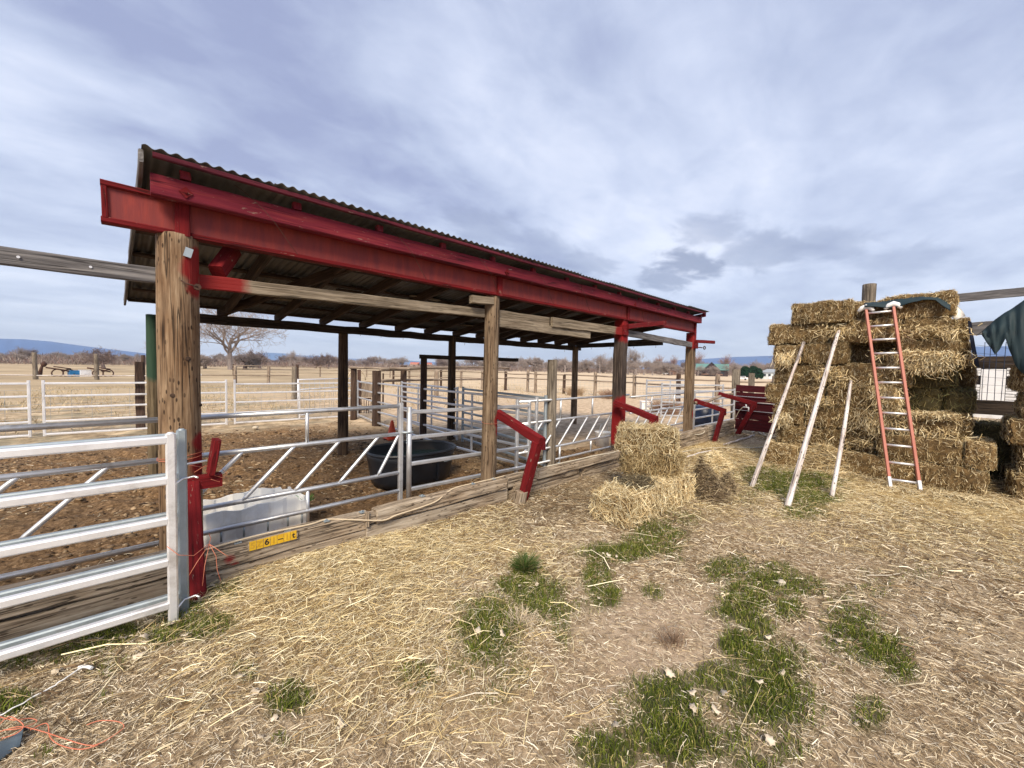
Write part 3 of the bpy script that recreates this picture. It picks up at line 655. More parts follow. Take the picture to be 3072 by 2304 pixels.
board('rake_board', (.05, 3.50, rz(3.50)-.035), (-.085, 7.42, rz(7.42)-.035), .025, .085, M['greybeam'], sh)
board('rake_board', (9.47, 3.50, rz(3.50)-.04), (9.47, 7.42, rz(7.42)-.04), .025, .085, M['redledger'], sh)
# rear beam with nails through it
board('rear_beam', (.28, 7.12, 2.215), (9.6, 7.12, 2.215), .10, .13, M['rearbeam'], sh, jit=.006)
board('end_beam', (9.36, 7.05, 2.28), (9.36, 4.45, 2.29), .07, .12, M['rearbeam'], sh)
board('end_plank', (9.31, 5.35, 2.30), (9.31, 4.46, 2.31), .03, .17, M['rearbeam'], sh)
b = MB()
for u in (.8, 1.75, 2.95, 3.35, 3.8, 5.3, 5.9, 7.4, 8.2, 8.8): b.tube([(u, 7.06, 2.16), (u+random.uniform(-.01, .02), 7.06, 2.16-random.uniform(.03, .08))], .004, 5)
for v in (4.6, 5.2, 5.9, 6.5): b.tube([(9.33, v, 2.24), (9.33, v+.01, 2.17)], .005, 5)
b.build('protruding_nails', M['rust'], sh); bpy.data.objects['protruding_nails']['kind'] = 'stuff'
# side rails
R1, R2 = 3.66, 3.87
board('side_rail', (.33, 3.80, 2.205), (3.13, 3.80, 2.27), .05, .105, M['beam'], sh, jit=.003)
board('side_rail', (3.34, 3.80, 2.275), (4.35, 3.80, 2.28), .05, .125, M['beam'], sh)
board('side_rail', (3.34, 3.765, 2.175), (5.32, 3.765, 2.155), .045, .115, M['beam'], sh)
board('side_rail', (4.35, 3.735, 2.275), (6.24, 3.735, 2.285), .045, .135, M['beam'], sh)
board('side_rail', (6.42, 3.74, 2.275), (9.32, 3.74, 2.215), .05, .12, M['greybeam'], sh)
board('rail_block', (2.87, 3.72, 2.40), (3.20, 3.72, 2.42), .07, .09, M['beam'], sh)
board('knee_brace', (.47, 3.80, 2.30), (.60, 3.98, 2.53), .10, .10, M['red'], sh)
board('knee_brace', (6.30, 3.64, 2.37), (7.70, 3.62, 2.565), .045, .085, M['red'], sh)
board('crosspiece', (9.40, 3.66, 2.30), (10.35, 3.60, 2.33), .05, .075, M['red'], sh)
b = MB(); b.box((9.44, 3.68, 2.20), (.13, .05, .13)); b.build('red_plate', M['red'], sh)
b = MB(); b.box((6.30, 3.685, 2.31), (.14, .045, .17)); b.build('red_plate', M['red'], sh)
b = MB(); b.tube([(9.50, 3.66, 2.165), (9.66, 3.62, 2.165)], .012, 8)
b.tube([Vector((9.74+.055*math.cos(a), 3.60, 2.165+.035*math.sin(a))) for a in np.linspace(0, 2*math.pi, 17)], .011, 6)
sk = b.build('shackle', M['rust'], None); tag(sk, 'steel shackle bolted through the far front post of the shelter', 'shackle')
b = MB()
for u0 in (.55, 1.75, 2.75, 3.75, 4.6, 6.3):
    pts = []
    for t in np.linspace(0, 1, 8): pts.append((u0+.42*t, 3.545-.0+.01*math.sin(t*9)-.02*math.sin(t*3.14), 2.90-.42*t**1.3))
    b.tube(pts, .0022, 4)
w_ = b.build('wire', M['rust'], sh); tag(w_, 'thin loose wires hanging over the red beams')
# plank running off to the left, tied to the near pole
tb = board('overhead_plank', (.12, 3.80, 2.205), (-7.2, 3.80, 2.205), .05, .108, M['greybeam'], None, jit=.003)
tag(tb, 'grey overhead plank running off to the left from the near pole', 'plank')
b = MB()
for (x, y) in ((55, 771), (272, 801)):
    c = on_v(x, y, 3.772); b.tube([c, c+Vector((0, -.004, 0))], .008, 8)
b.build('bolt_head', M['alu'], tb, None)

# ---------------------------------------------------------------- feed kerb of stacked timbers
cb_ = thing('timber_feed_kerb', 'long low feed kerb of stacked weathered timbers along the front of the pen', 'kerb', (3, 3.4, 0))
def kt(u0, u1, z0, z1, v0=3.38, v1=3.52, m='curb'):
    return board('timber', (u0, (v0+v1)/2, (z0+z1)/2), (u1, (v0+v1)/2+random.uniform(-.01, .01), (z0+z1)/2+random.uniform(-.004, .004)), v1-v0, z1-z0, M[m], cb_, jit=.006, ch=.012, ragged=.012)
kt(-3.2, .22, .0, .15, 3.42, 3.54); kt(-3.2, -.9, .16, .31, 3.42, 3.54); kt(-.86, .24, .165, .32, 3.42, 3.54)
kt(.26, 1.50, .135, .283, 3.37, 3.50); kt(.3, 1.85, .0, .130, 3.39, 3.52)
kt(1.56, 3.16, .165, .297, 3.35, 3.47); kt(1.47, 3.2, .012, .155, 3.37, 3.5); kt(.27, 1.46, .02, .14, 3.53, 3.63); kt(1.5, 3.2, .02, .13, 3.5, 3.62)
kt(3.2, 3.62, .15, .29, 3.37, 3.49); kt(3.68, 6.2, .195, .305, 3.30, 3.42); kt(3.3, 4.55, .11, .19, 3.34, 3.46); kt(4.68, 6.9, .11, .19, 3.34, 3.46); kt(3.25, 4.6, 0, .105, 3.36, 3.48); kt(4.65, 6.9, 0, .105, 3.35, 3.47); kt(3.3, 6.2, .03, .15, 3.5, 3.62)
kt(6.25, 9.5, .20, .325, 3.36, 3.48); kt(6.95, 9.5, .105, .20, 3.37, 3.49); kt(6.95, 9.5, 0, .10, 3.36, 3.48); kt(6.3, 9.45, .03, .14, 3.5, 3.65)
kt(9.55, 11.5, .22, .345, 3.36, 3.47); kt(9.55, 11.4, .11, .21, 3.37, 3.48); kt(9.55, 11.4, 0, .10, 3.36, 3.47); kt(9.5, 11.5, .0, .2, 3.5, 3.62)
for (u, z) in ((1.52, .225), (3.48, .2), (4.84, .18)):
    board('spacer_block', (u-.05, 3.40, z), (u+.05, 3.40, z), .08, .09, M['curb'], cb_)
board('cleat', (1.47, 3.36, .17), (1.47, 3.36, .30), .03, .05, M['curb'], cb_, upv=(0, 1, 0))
# clips that hold the hose on the kerb
for (x, y) in ((712, 1625), (860, 1592), (977, 1566), (1085, 1541), (1265, 1497), (1416, 1462), (1478, 1444), (1675, 1395)):
    c = on_v(x, y, 3.42); mw, _ = frame(c, c+Vector((1, 0, 0))); b = MB()
    b.box((0, 0, 0), (.045, .05, .006)); b.tube([(-.014, 0, .004), (0, 0, .012), (.014, 0, .004)], .004, 5); b.build('clip', M['galvdull'], cb_, Matrix.Translation((c.x, 3.41, (.284 if c.x < 1.52 else .30)+.006)))
# yellow number plate on the kerb's face
pl = thing('number_plate', 'row of yellow enamel number tiles reading 6 and a dash, nailed to the kerb', 'number plate', (.74, 3.36, .23))
pa = on_v(747, 1640, 3.362); pb = on_v(890, 1603, 3.362); pc_ = (pa+pb)/2; pw = (pb-pa).length
b = MB(); b.box((0, 0, 0), (pw+.015, .004, .078)); PW = Matrix.Translation((pc_.x, 3.364, pc_.z)) @ Matrix.Rotation(math.atan2(pa.z-pb.z, pb.x-pa.x), 4, 'Y'); b.build('backing', M['curb'], pl, PW)
chars = ['5', 'Z', '6', 'I', '–', 'I', 't']
def text(ch, size, m, parent, mw, name='digit'):
    cu = bpy.data.curves.new('t', 'FONT'); cu.body = ch; cu.size = size; cu.align_x = 'CENTER'; cu.align_y = 'CENTER'; cu.extrude = .0006; cu.offset = .0015
    to = bpy.data.objects.new('t', cu); COL.objects.link(to); dg = bpy.context.evaluated_depsgraph_get(); me = bpy.data.meshes.new_from_object(to.evaluated_get(dg))
    bpy.data.objects.remove(to); me.materials.clear(); return link(name, me, m, parent, mw)
tw = pw/7
for i, ch in enumerate(chars):
    xo = -pw/2+tw*(i+.5); b = MB(); b.box((xo, -.003, 0), (tw*.93, .003, .068)); b.build('tile', M['yellow'], pl, PW)
    dark = ch in '6–t'
    text(ch, .062, M['dark'] if dark else M['faint'], pl, PW @ Matrix.Translation((xo, -.0052, 0)) @ Matrix.Rotation(R(90), 4, 'X'))
# rope/hose lying along the kerb
def on_ground(x, y, z=0):
    c = on_z(x, y); h = float(ground_h(np.array([c.x]), np.array([c.y]))[0]); c = on_z(x, y, h+z); return c
def rope(name, pts, r_, m, label, cat, n=6, sub=5, jit=0, group=None):
    P3 = [Vector(p) for p in pts]; out_ = []
    for i in range(len(P3)-1):
        p0 = P3[max(i-1, 0)]; p1 = P3[i]; p2 = P3[i+1]; p3 = P3[min(i+2, len(P3)-1)]
        for k in range(sub):
            t = k/sub; out_.append(.5*((2*p1)+(p2-p0)*t+(2*p0-5*p1+4*p2-p3)*t*t+(3*p1-p0-3*p2+p3)*t**3)+Vector([random.uniform(-jit, jit) for _ in range(3)]))
    out_.append(P3[-1]); b = MB(); b.tube(out_, r_, n); o = b.build(name, m, None); return tag(o, label, cat, group)
kz = lambda x, y, dv=0: on_v(x, y, 3.40-dv)
rope('hose', [kz(606, 1652), kz(712, 1622), kz(800, 1600), kz(930, 1573), (1.15, 3.42, .295), (1.35, 3.355, .26), (1.6, 3.325, .20), kz(1190, 1545, .08), kz(1262, 1522, .08), kz(1310, 1503, .07), kz(1335, 1482, .03), (2.45, 3.41, .306), (2.7, 3.42, .306), (2.97, 3.41, .306), (3.2, 3.42, .306)],
     .0075, M['rope'], 'cream cord lying along the near end of the timber feed kerb', 'cord')
rope('hose', [(3.9, 3.37, .315), (4.5, 3.35, .315), (5.0, 3.33, .315), (5.4, 3.30, .31), (5.8, 3.35, .315), (6.1, 3.37, .315)], .009, M['hose'], 'cream hose lying along the kerb behind the straw bales', 'hose')
rope('hose', [kz(2040, 1305), kz(2065, 1298), kz(2090, 1304, .05), kz(2110, 1299, .06), kz(2120, 1285, .02), kz(2150, 1277)], .011, M['hose'], 'cream hose drooping over the far kerb beside the last brown post', 'hose')

# ---------------------------------------------------------------- red neck-rail stanchions
def stanchion(u, zb, label, za=1.02, vt=3.02, top=(0, 0)):
    t = thing('red_stanchion', label, 'stanchion', (u, 3.25, 0), group='red wooden stanchions along the kerb')
    zt = zb
    board('upright', (u, 3.25, -.02), (u+.02, vt, zt), .085, .11, M['red'], t, jit=.004)
    board('arm', (u+.03+top[0], 3.74, za), (u+.03, vt-.05, zt+.01), .085, .10, M['red'], t, jit=.004, upv=(0, 0, 1))
    b = MB(); b.box((u+.085, vt, zt-.03), (.05, .09, .13)); b.build('corner_block', M['red'], t)
    return t
# near one: thick block and flat arm
t = thing('red_stanchion', 'nearest red stanchion, tied with orange twine beside the thick pole', 'stanchion', (.30, 3.25, 0), group='red wooden stanchions along the kerb')
cN = on_u(580, 1445, .29)
board('upright', (.285, 3.255, -.03), (.285, cN.y+.05, cN.z), .085, .095, M['red'], t, jit=.003)
board('arm', (.43, 3.60, 1.03), (.395, cN.y+.03, cN.z+.035), .125, .045, M['red'], t, jit=.004)
b = MB(); b.box((.345, cN.y+.045, cN.z-.02), (.23, .09, .09)); b.build('corner_block', M['red'], t)
NS = cN
q = stanchion(3.30, .76, 'red stanchion with an elbow standing before the second post from the left')
board('foot', (3.245, 3.225, -.02), (3.25, 3.19, .16), .10, .115, M['curb'], q)
stanchion(6.10, .80, 'red stanchion rising behind the stacked straw bales')
stanchion(9.60, .71, 'red stanchion just right of the last brown post of the shelter', .91, 3.10)
t4 = stanchion(11.2, .80, 'farthest red stanchion, the one holding the pipe fitting', 1.02, 2.90)
# ---------------------------------------------------------------- galvanised panels and gates
FG = 'galvanised feed-through panels along the kerb'
def feed_panel(u0, u1, v, label, diag, zr=(1.155, .845, .41, .205), ends=(True, True), ups=(), r_=.021, extra_low=()):
    t = thing('feed_fence', label, 'feed panel', ((u0+u1)/2, v, 0), group=FG)
    for z in zr: pipe('rail', (u0, v, z), (u1, v, z), r_, M['galv'], t)
    for k, e in enumerate(ends):
        if e: u = (u0, u1)[k]; pipe('end_post', (u, v, .04), (u, v, zr[0]+.035), .024, M['galv'], t, sq=True)
    for (ub, ut) in diag:
        b = MB(); p0 = Vector((ub, v-.004, zr[2])); p1 = Vector((ut, v-.004, zr[1])); d = (p1-p0).normalized()
        b.tube([p0, p0+d*.05, p1-d*.05, p1], [.014, .0175, .0175, .014], 8); b.build('slant_bar', M['galv'], t)
    for (u, z0, z1) in ups: pipe('upright', (u, v, z0), (u, v, z1), .016, M['galv'], t)
    for (u, z0, z1) in extra_low: pipe('short_bar', (u, v, z0), (u, v, z1), .008, M['galvdull'], t)
    return t
dl = lambda a, n, s: [(a+i*s-.42, a+i*s) for i in range(n)]
feed_panel(-3.35, .18, 4.0, 'feed panel left of the thick pole, half hidden by the white gate', dl(-2.98, 8, .405)[:8], ends=(True, False), ups=((-1.6, .845, 1.155), (-1.6, .0, .41)))
feed_panel(.28, 2.13, 4.0, 'near feed panel with slanted bars, right of the thick pole', dl(.66, 4, .405)+[(1.86, 2.11)],
           ends=(False, True), ups=((1.165, .845, 1.155), (1.17, .05, .41)), extra_low=[(.50, .10, .205), (.66, .10, .205), (.84, .10, .205), (1.0, .10, .205), (1.12, .10, .205)])
feed_panel(3.955, 7.05, 4.0, 'feed panel with slanted bars behind the straw bales, between the second and third posts', dl(4.55, 6, .375)[1:]+[(4.1, 4.5), (6.42, 6.8)], (1.115, .79, .365, .155), ends=(True, False), ups=((4.93, .79, 1.115), (5.81, .79, 1.115), (5.79, .155, .365), (4.93, 0, .365)), r_=.019)
feed_panel(7.1, 10.1, 4.0, 'far feed panel with slanted bars, left of the last brown post', dl(7.55, 6, .41), (1.07, .745, .34, .16), ends=(False, True), ups=((8.0, .745, 1.07), (9.1, .745, 1.07), (8.2, .16, .34)), r_=.019)
# straight gate between the first and second posts
t = thing('straight_gate', 'galvanised gate of four straight square rails in front of the black tank', 'gate', (3.2, 3.98, 0))
for z0, z1 in ((1.08, 1.05), (.79, .755), (.49, .45), (.20, .155)): pipe('rail', (2.25, 3.98, z0), (4.16, 3.98, z1), .022, M['galv'], t, sq=True)
pipe('end_post', (2.225, 3.98, .03), (2.225, 3.98, 1.14), .029, M['galv'], t, n=14); pipe('end_post', (4.18, 3.98, .03), (4.18, 3.98, 1.10), .022, M['galv'], t, sq=True)
b = MB(); b.tube([(2.13, 3.965, .86), (2.225, 3.95, .855), (2.26, 3.96, .86)], .012, 6)
for i in range(6): b.tube([(2.175+.006*(i % 2), 3.95, .86-.022*i), (2.178-.006*(i % 2), 3.95, .845-.022*i)], .005, 5)
b.build('latch_chain', M['galvdull'], t)
# the two near gates
def near_gate(v, m, label, ue, zo, u0=-2.6):
    t = thing('stock_gate', label, 'gate', (-1.2, v, 0), group='pair of stock gates folded together at the left')
    for z in (.15, .41, .66, .90, 1.14): pipe('rail', (u0, v, z+zo), (ue-.02, v, z+zo), .0225 if m != 'galvdull' else .02, M[m], t, sq=True)
    pipe('end_post', (ue, v, -.01), (ue, v, 1.175+zo), .024, M[m], t, sq=True); pipe('end_post', (u0-.02, v, -.01), (u0-.02, v, 1.175+zo), .024, M[m], t, sq=True)
    b = MB(); b.tube([(ue, v, 1.172+zo), (ue, v, 1.184+zo)], [.024, .012], 12); b.build('end_cap', M[m], t)
    return t
NG = [near_gate(3.05, 'galvbright', 'bright white stock gate with square rails, the one in front', .145, 0)]
NG.append(near_gate(3.135, 'galvdull', 'dull grey stock gate folded close behind the bright one', .20, .005))
for z in (.875, .12, .03):
    b = MB(); b.tube([(.16, 3.03, z), (.20, 3.10, z+.01), (.255, 3.10, z+.015), (.27, 3.07, z+.012)], .006, 6); b.build('hinge_pin', M['alu'], NG[1])
b = MB(); b.tube([(.21, 3.2, .95), (.33, 3.2, .96)], .008, 6); b.build('latch_pin', M['alu'], NG[1])

# back row of panels
PB = 'galvanised panels along the back of the pens'
def stock_panel(p0, p1, label, group, zt=1.12, n=5, m='galv', ends=(True, True), zs=None, r_=.02, sq=True, mid=()):
    p0 = Vector((*p0, 0)); p1 = Vector((*p1, 0)); t = thing('pipe_fence', label, 'livestock panel', (p0+p1)/2, group=group)
    zs = zs or [.09+(zt-.09)*((i/(n-1))**.92) for i in range(n)]
    for z in zs: pipe('rail', p0+Vector((0, 0, z)), p1+Vector((0, 0, z)), r_, M[m], t, sq=sq)
    for k, p in enumerate((p0, p1)):
        if ends[k]: pipe('end_post', p+Vector((0, 0, .02)), p+Vector((0, 0, zt+.045)), r_*1.1, M[m], t, sq=True)
    for f_ in mid: p = p0.lerp(p1, f_); pipe('upright', p+Vector((0, 0, zs[0])), p+Vector((0, 0, zs[-1])), r_*.9, M[m], t, sq=True)
    return t
ZB = (.05, .32, .60, .84, 1.10)
stock_panel((-4.6, 12.45), (-1.55, 12.42), 'back panel running out of the left edge of the picture', PB, zs=ZB, m='galvbright')
stock_panel((-1.36, 12.42), (1.66, 12.2), 'back panel seen left of and behind the thick pole', PB, zs=ZB, m='galvbright')
stock_panel((1.84, 12.2), (4.82, 12.0), 'back panel ending at the far corner of the pen', PB, zs=(.05, .31, .58, .82, 1.05), m='galvbright', mid=(.5,))
stock_panel((4.9, 11.9), (4.62, 10.15), 'first panel of the alley from the far corner', 'galvanised panels of the alley', zt=1.10)
stock_panel((4.6, 10.0), (4.36, 7.32), 'alley panel between the dark square post and the header frame', 'galvanised panels of the alley', zt=1.13, mid=(.55,))
stock_panel((4.34, 7.25), (4.36, 4.0), 'nearest alley panel, ending beside the grey post', 'galvanised panels of the alley', zt=1.13, n=5, mid=(.52,))
stock_panel((5.35, 10.0), (5.0, 6.9), 'outer alley panel standing behind the header frame', 'galvanised panels of the alley', zt=1.13, mid=(.35, .6))
stock_panel((5.0, 6.7), (4.62, 4.05), 'outer alley panel of darker steel running to the grey post', 'galvanised panels of the alley', zt=1.14, m='galvdull')
# open swung gate with wire in the paddock corner
t = thing('wire_gate', 'swung-open light gate with wire filling beyond the back panels', 'gate', (4.0, 13.2, 0))
G0, G1 = Vector((3.35, 12.3, 0)), Vector((5.7, 14.2, 0))
for z in (.12, .86, 1.15): pipe('rail', G0+Vector((0, 0, z)), G1+Vector((0, 0, z*.97)), .019, M['galvbright'], t)
for f_ in (0, 1): p = G0.lerp(G1, f_); pipe('end_post', p+Vector((0, 0, .05)), p+Vector((0, 0, 1.17)), .02, M['galvbright'], t)
b = MB()
for i in range(1, 12): p = G0.lerp(G1, i/12); b.tube([p+Vector((0, 0, .12)), p+Vector((0, 0, 1.12))], .004, 4)
b.build('wire_mesh', M['galvdull'], t)
# woven wire fences
def wire_fence(name, pts, z0, z1, dx, dz, label, r_=.0028, m='galvdull'):
    b = MB()
    for a, c in zip(pts[:-1], pts[1:]):
        a = Vector((*a, 0)); c = Vector((*c, 0)); Ln = (c-a).length
        for i in range(int(Ln/dx)+1): p = a.lerp(c, i*dx/Ln); b.tube([p+Vector((0, 0, z0)), p+Vector((0, 0, z1))], r_, 3, False)
        z = z0
        while z <= z1+.01: b.tube([a+Vector((0, 0, z)), c+Vector((0, 0, z))], r_, 3, False); z += dz
    return tag(b.build(name, M[m], None), label, 'wire fence')
wire_fence('wire_fence', [(-7, 12.75), (.1, 12.7), (4.9, 12.3)], .05, .95, .30, .15, 'woven wire fence just behind the galvanised back panels')

# ---------------------------------------------------------------- free-standing timber posts and frames
def post(x, y, ytop, wpx, m, label, dist=None, sq=False, base=None, group='timber posts around the pens'):
    c = base if base is not None else on_z(x, y); d = Vector((c.x, c.y, 0)).dot(Vector((fwd.x, fwd.y, 0)).normalized())
    # height from the pixel row of the top
    r_ = ray(x, ytop); k = math.hypot(c.x, c.y)/math.hypot(r_.x, r_.y); zt = EYE+r_.z*k; w = wpx/FPX*d
    if sq: o = board('timber_post', (c.x, c.y, -.05), (c.x, c.y, zt), w*.82, w*.82, M[m], None, jit=.006, ch=.015, ragged=.01)
    else: o = log('timber_post', (c.x, c.y, -.05), (c.x, c.y, zt), w/2*1.05, w/2*.94, M[m], None, jit=.06)
    return tag(o, label, 'post', group)
post(422, 1290, 1085, 26, 'darklog', 'black square post at the back fence, just left of the green post', sq=True)
post(1061, 1258, 1103, 19, 'darklog', 'dark post holding up the low grey rail at the far corner')
post(1129, 1278, 1112, 24, 'darklog', 'dark square post at the corner of the dirt pen', sq=True)
post(1210, 1262, 1097, 19, 'darklog', 'reddish brown split post inside the alley')
post(1269, 1327, 1071, 20, 'darklog', 'dark post carrying the left end of the header rail')
post(1309, 1190, 1113, 14, 'log', 'pale brown post with a mound at its foot beyond the alley')
post(1650, 1408, 1080, 31, 'greypost', 'thick grey post with a flat top between the second and third shelter posts')
bpx = on_u(1650, 1250, 4.75)
post(2202, 1272, 1108, 22, 'greypost', 'grey square post in front of the red boards', sq=True)
post(2249, 1262, 1119, 17, 'greypost', 'shorter grey square post behind the red boards', sq=True)
post(1149, 1222, 1120, 5, 'darklog', 'thin stake behind the dark corner post')
hb = board('header_rail', (4.22, 7.15, 1.80), (6.9, 7.0, 1.80), .05, .085, M['rearbeam'], None); tag(hb, 'dark header rail across the top of the alley', 'rail')
c1, c2 = on_z(1061, 1258), on_z(1210, 1262)
tag(log('low_rail', (c1.x-.1, c1.y, 1.52), (c1.x+.6, c1.y-2.2, 1.53), .035, .03, M['log'], None), 'grey rail on the dark post at the far corner', 'rail')
tag(log('low_rail', (4.7, 9.95, 1.49), (11.5, 12.2, 1.60), .05, .04, M['log'], None, bend=.06), 'long crooked pole rail starting at the dark corner post', 'rail')
tag(log('low_rail', (4.9, 10.3, 1.18), (10.5, 12.6, 1.10), .04, .03, M['log'], None, bend=.05), 'lower crooked pole rail behind the dark corner post', 'rail')

# hay rack with worn slats, and rust bits
t = thing('slatted_feeder', 'rust-red rack with pale leaning slats behind the back corner of the pen', 'hay feeder', (5.6, 12.9, 0))
A_ = on_z(1078, 1240); B_ = on_z(1113, 1240)
for i in range(11):
    p = A_.lerp(B_, i/10); board('slat', (p.x, p.y, .55), (p.x+.10, p.y+.05, 1.05), .02, .07, M['log'], t)
for z in (.12, .50): pipe('rail', (A_.x, A_.y, z), (B_.x, B_.y, z), .025, M['rust'], t)
for i in range(6): p = A_.lerp(B_, i/5); pipe('bar', (p.x, p.y, .0), (p.x, p.y, .52), .012, M['rust'], t)
for f_ in (-.1, .05): p = A_.lerp(B_, f_); pipe('frame_post', (p.x, p.y, 0), (p.x, p.y, 1.45), .03, M['rust'], t)
pts = [A_+Vector((.3*math.cos(a)-.05, .1, 1.1+.35*math.sin(a))) for a in np.linspace(0, 4.5, 14)]
b = MB(); b.tube(pts, .022, 7); b.build('coiled_hose', M['rope'], t)

# ---------------------------------------------------------------- log rail fences
def rail_fence(label, posts, rails, m='log', pm='log', wire=None, group=None, pr=.07):
    """posts: (x,y,height); rails: list of (z, i0, i1)"""
    t = thing('log_fence', label, 'fence', (posts[0][0], posts[0][1], 0), group=group)
    for i, (x, y, h) in enumerate(posts): log('post', (x, y, -.1), (x+random.uniform(-.04, .04), y, h), pr*random.uniform(.85, 1.15), pr*.95, M[pm] if i % 3 else M['darklog'], t, jit=.12)
    for z in rails:
        for a, c in zip(posts[:-1], posts[1:]):
            e = random.uniform(-.03, .03); log('rail', (a[0]-.1, a[1]-.08, z+e), (c[0]+.1, c[1]-.08, z-e*.5), .042, .035, M[m], t, n=8, jit=.12, bend=random.uniform(-.05, .05), rings=8)
    if wire:
        b = MB()
        for a, c in zip(posts[:-1], posts[1:]):
            a_ = Vector((a[0], a[1], 0)); c_ = Vector((c[0], c[1], 0)); Ln = (c_-a_).length
            for i in range(int(Ln/.3)): p = a_.lerp(c_, i*.3/Ln); b.tube([p+Vector((0, 0, .1)), p+Vector((0, 0, .95))], .004, 3, False)
            for z in (.1, .25, .4, .6, .8, .95): b.tube([a_+Vector((0, 0, z)), c_+Vector((0, 0, z))], .004, 3, False)
        b.build('wire_mesh', M['galvdull'], t)
    return t
fp = [(1516, 1171, 1115), (1582, 1176, 1109), (1606, 1180, 1115), (1691, 1181, 1124), (1785, 1187, 1116), (1902, 1196, 1125), (2034, 1216, 1121), (2150, 1222, 1124), (2320, 1232, 1128), (2500, 1245, 1132)]
P3 = []
for (x, y, yt) in fp:
    c = on_z(x, y); rr = ray(x, yt); k = math.hypot(c.x, c.y)/math.hypot(rr.x, rr.y); P3.append((c.x, c.y, EYE+rr.z*k))
rail_fence('long log rail fence with woven wire crossing behind the shelter on the right', P3, (1.22, .90), wire=True, pr=.10)
P4 = []
for (x, y, yt) in [(1180, 1158, 1112), (1228, 1160, 1112), (1265, 1162, 1112), (1323, 1163, 1112), (1383, 1165, 1114), (1446, 1168, 1116), (1516, 1170, 1115)]:
    c = on_z(x, y); P4.append((c.x, c.y, 1.35))
rail_fence('log rail fence with two poles seen between the alley posts', P4, (1.25, .80), pr=.09)
P5 = []
for x in (560, 705, 805, 893): c = on_z(x, 1150 if x > 600 else 1150); P5.append((c.x, c.y, 1.35 if x < 850 else 1.55))
rail_fence('low weathered fence with one rail crossing the paddock left of centre', P5, (.62,), pr=.11)
P6 = []
for x in (-60, 107, 291, 430, 560): c = on_z(x, 1138); P6.append((c.x, c.y, 2.1))
rail_fence('far left fence with tall grey posts and one low white rail', P6, (.32,), m='stick', pm='greypost', pr=.14)
P7 = [tuple(on_z(x, 1128+(x-893)*.012).to_tuple()[:2])+(1.4,) for x in (700, 893, 960, 1030, 1100, 1170)]
rail_fence('distant double-pole fence behind the far corner of the pen', P7, (1.25, .85, .4), pr=.09)
post(293-0, 1160, 1083, 0.1, 'greypost', 'x') if False else None
post(883, 1200, 1101, 14, 'greypost', 'grey post where the swung-open wire gate hangs')
# ---------------------------------------------------------------- things in the pen
def ring_pts(cx, cy, a, b_, z, n, rot, p=2.4):
    o = []
    for k in range(n):
        t = 2*math.pi*k/n; c, s_ = math.cos(t), math.sin(t)
        x = a*math.copysign(abs(c)**(2/p), c); y = b_*math.copysign(abs(s_)**(2/p), s_)
        o.append((cx+x*math.cos(rot)-y*math.sin(rot), cy+x*math.sin(rot)+y*math.cos(rot), z))
    return o
def vessel(name, rings, m, parent=None, cap0=True, cap1=False, n=48):
    vs = [p for r_ in rings for p in r_]; fs = []
    for i in range(len(rings)-1):
        for k in range(n): k2 = (k+1) % n; fs.append((i*n+k, i*n+k2, (i+1)*n+k2, (i+1)*n+k))
    if cap0: fs.append(tuple(reversed(range(n))))
    if cap1: fs.append(tuple((len(rings)-1)*n+k for k in range(n)))
    me = bpy.data.meshes.new(name); me.from_pydata(vs, [], fs); me.update(); shade(me); return link(name, me, m, parent)
TX, TY, TR = 2.78, 4.90, R(-3)
t = thing('stock_tank', 'large oval black plastic stock tank behind the straight gate', 'water tank', (TX, TY, 0))
H_ = .46
q = [ring_pts(TX, TY, .53, .38, .01, 48, TR), ring_pts(TX, TY, .55, .40, .10, 48, TR), ring_pts(TX, TY, .585, .44, .33, 48, TR), ring_pts(TX, TY, .59, .445, .35, 48, TR), ring_pts(TX, TY, .61, .465, H_-.03, 48, TR)]
vessel('tank_wall', q+[ring_pts(TX, TY, .585, .44, H_-.01, 48, TR), ring_pts(TX, TY, .55, .40, .12, 48, TR), ring_pts(TX, TY, .51, .36, .08, 48, TR)], M['blackpl'], t, cap1=True)
b = MB(); rp = [Vector(p) for p in ring_pts(TX, TY, .615, .47, H_-.01, 48, TR)]; b.tube(rp+[rp[0], rp[1]], .022, 8, False); b.build('rolled_rim', M['blackpl'], t)
w_ = newmat('water'); s = NB(w_); s.fin((.015, .03, .035), .04, 0); M['water'] = w_
me = bpy.data.meshes.new('w'); rg = ring_pts(TX, TY, .575, .425, .33, 48, TR); me.from_pydata(rg, [], [tuple(range(48))]); me.update(); link('water', me, M['water'], t)
b = MB(); b.box((TX+.34, TY-.40, .32), (.17, .012, .045), Matrix.Rotation(R(13), 3, 'Z')); b.build('sticker', M['galvdull'], t)
b = MB()
for a in (-.3, .15): b.box((TX+a, TY-.435+.02*abs(a), .18), (.03, .03, .34))
b.build('ribs', M['blackpl'], t)
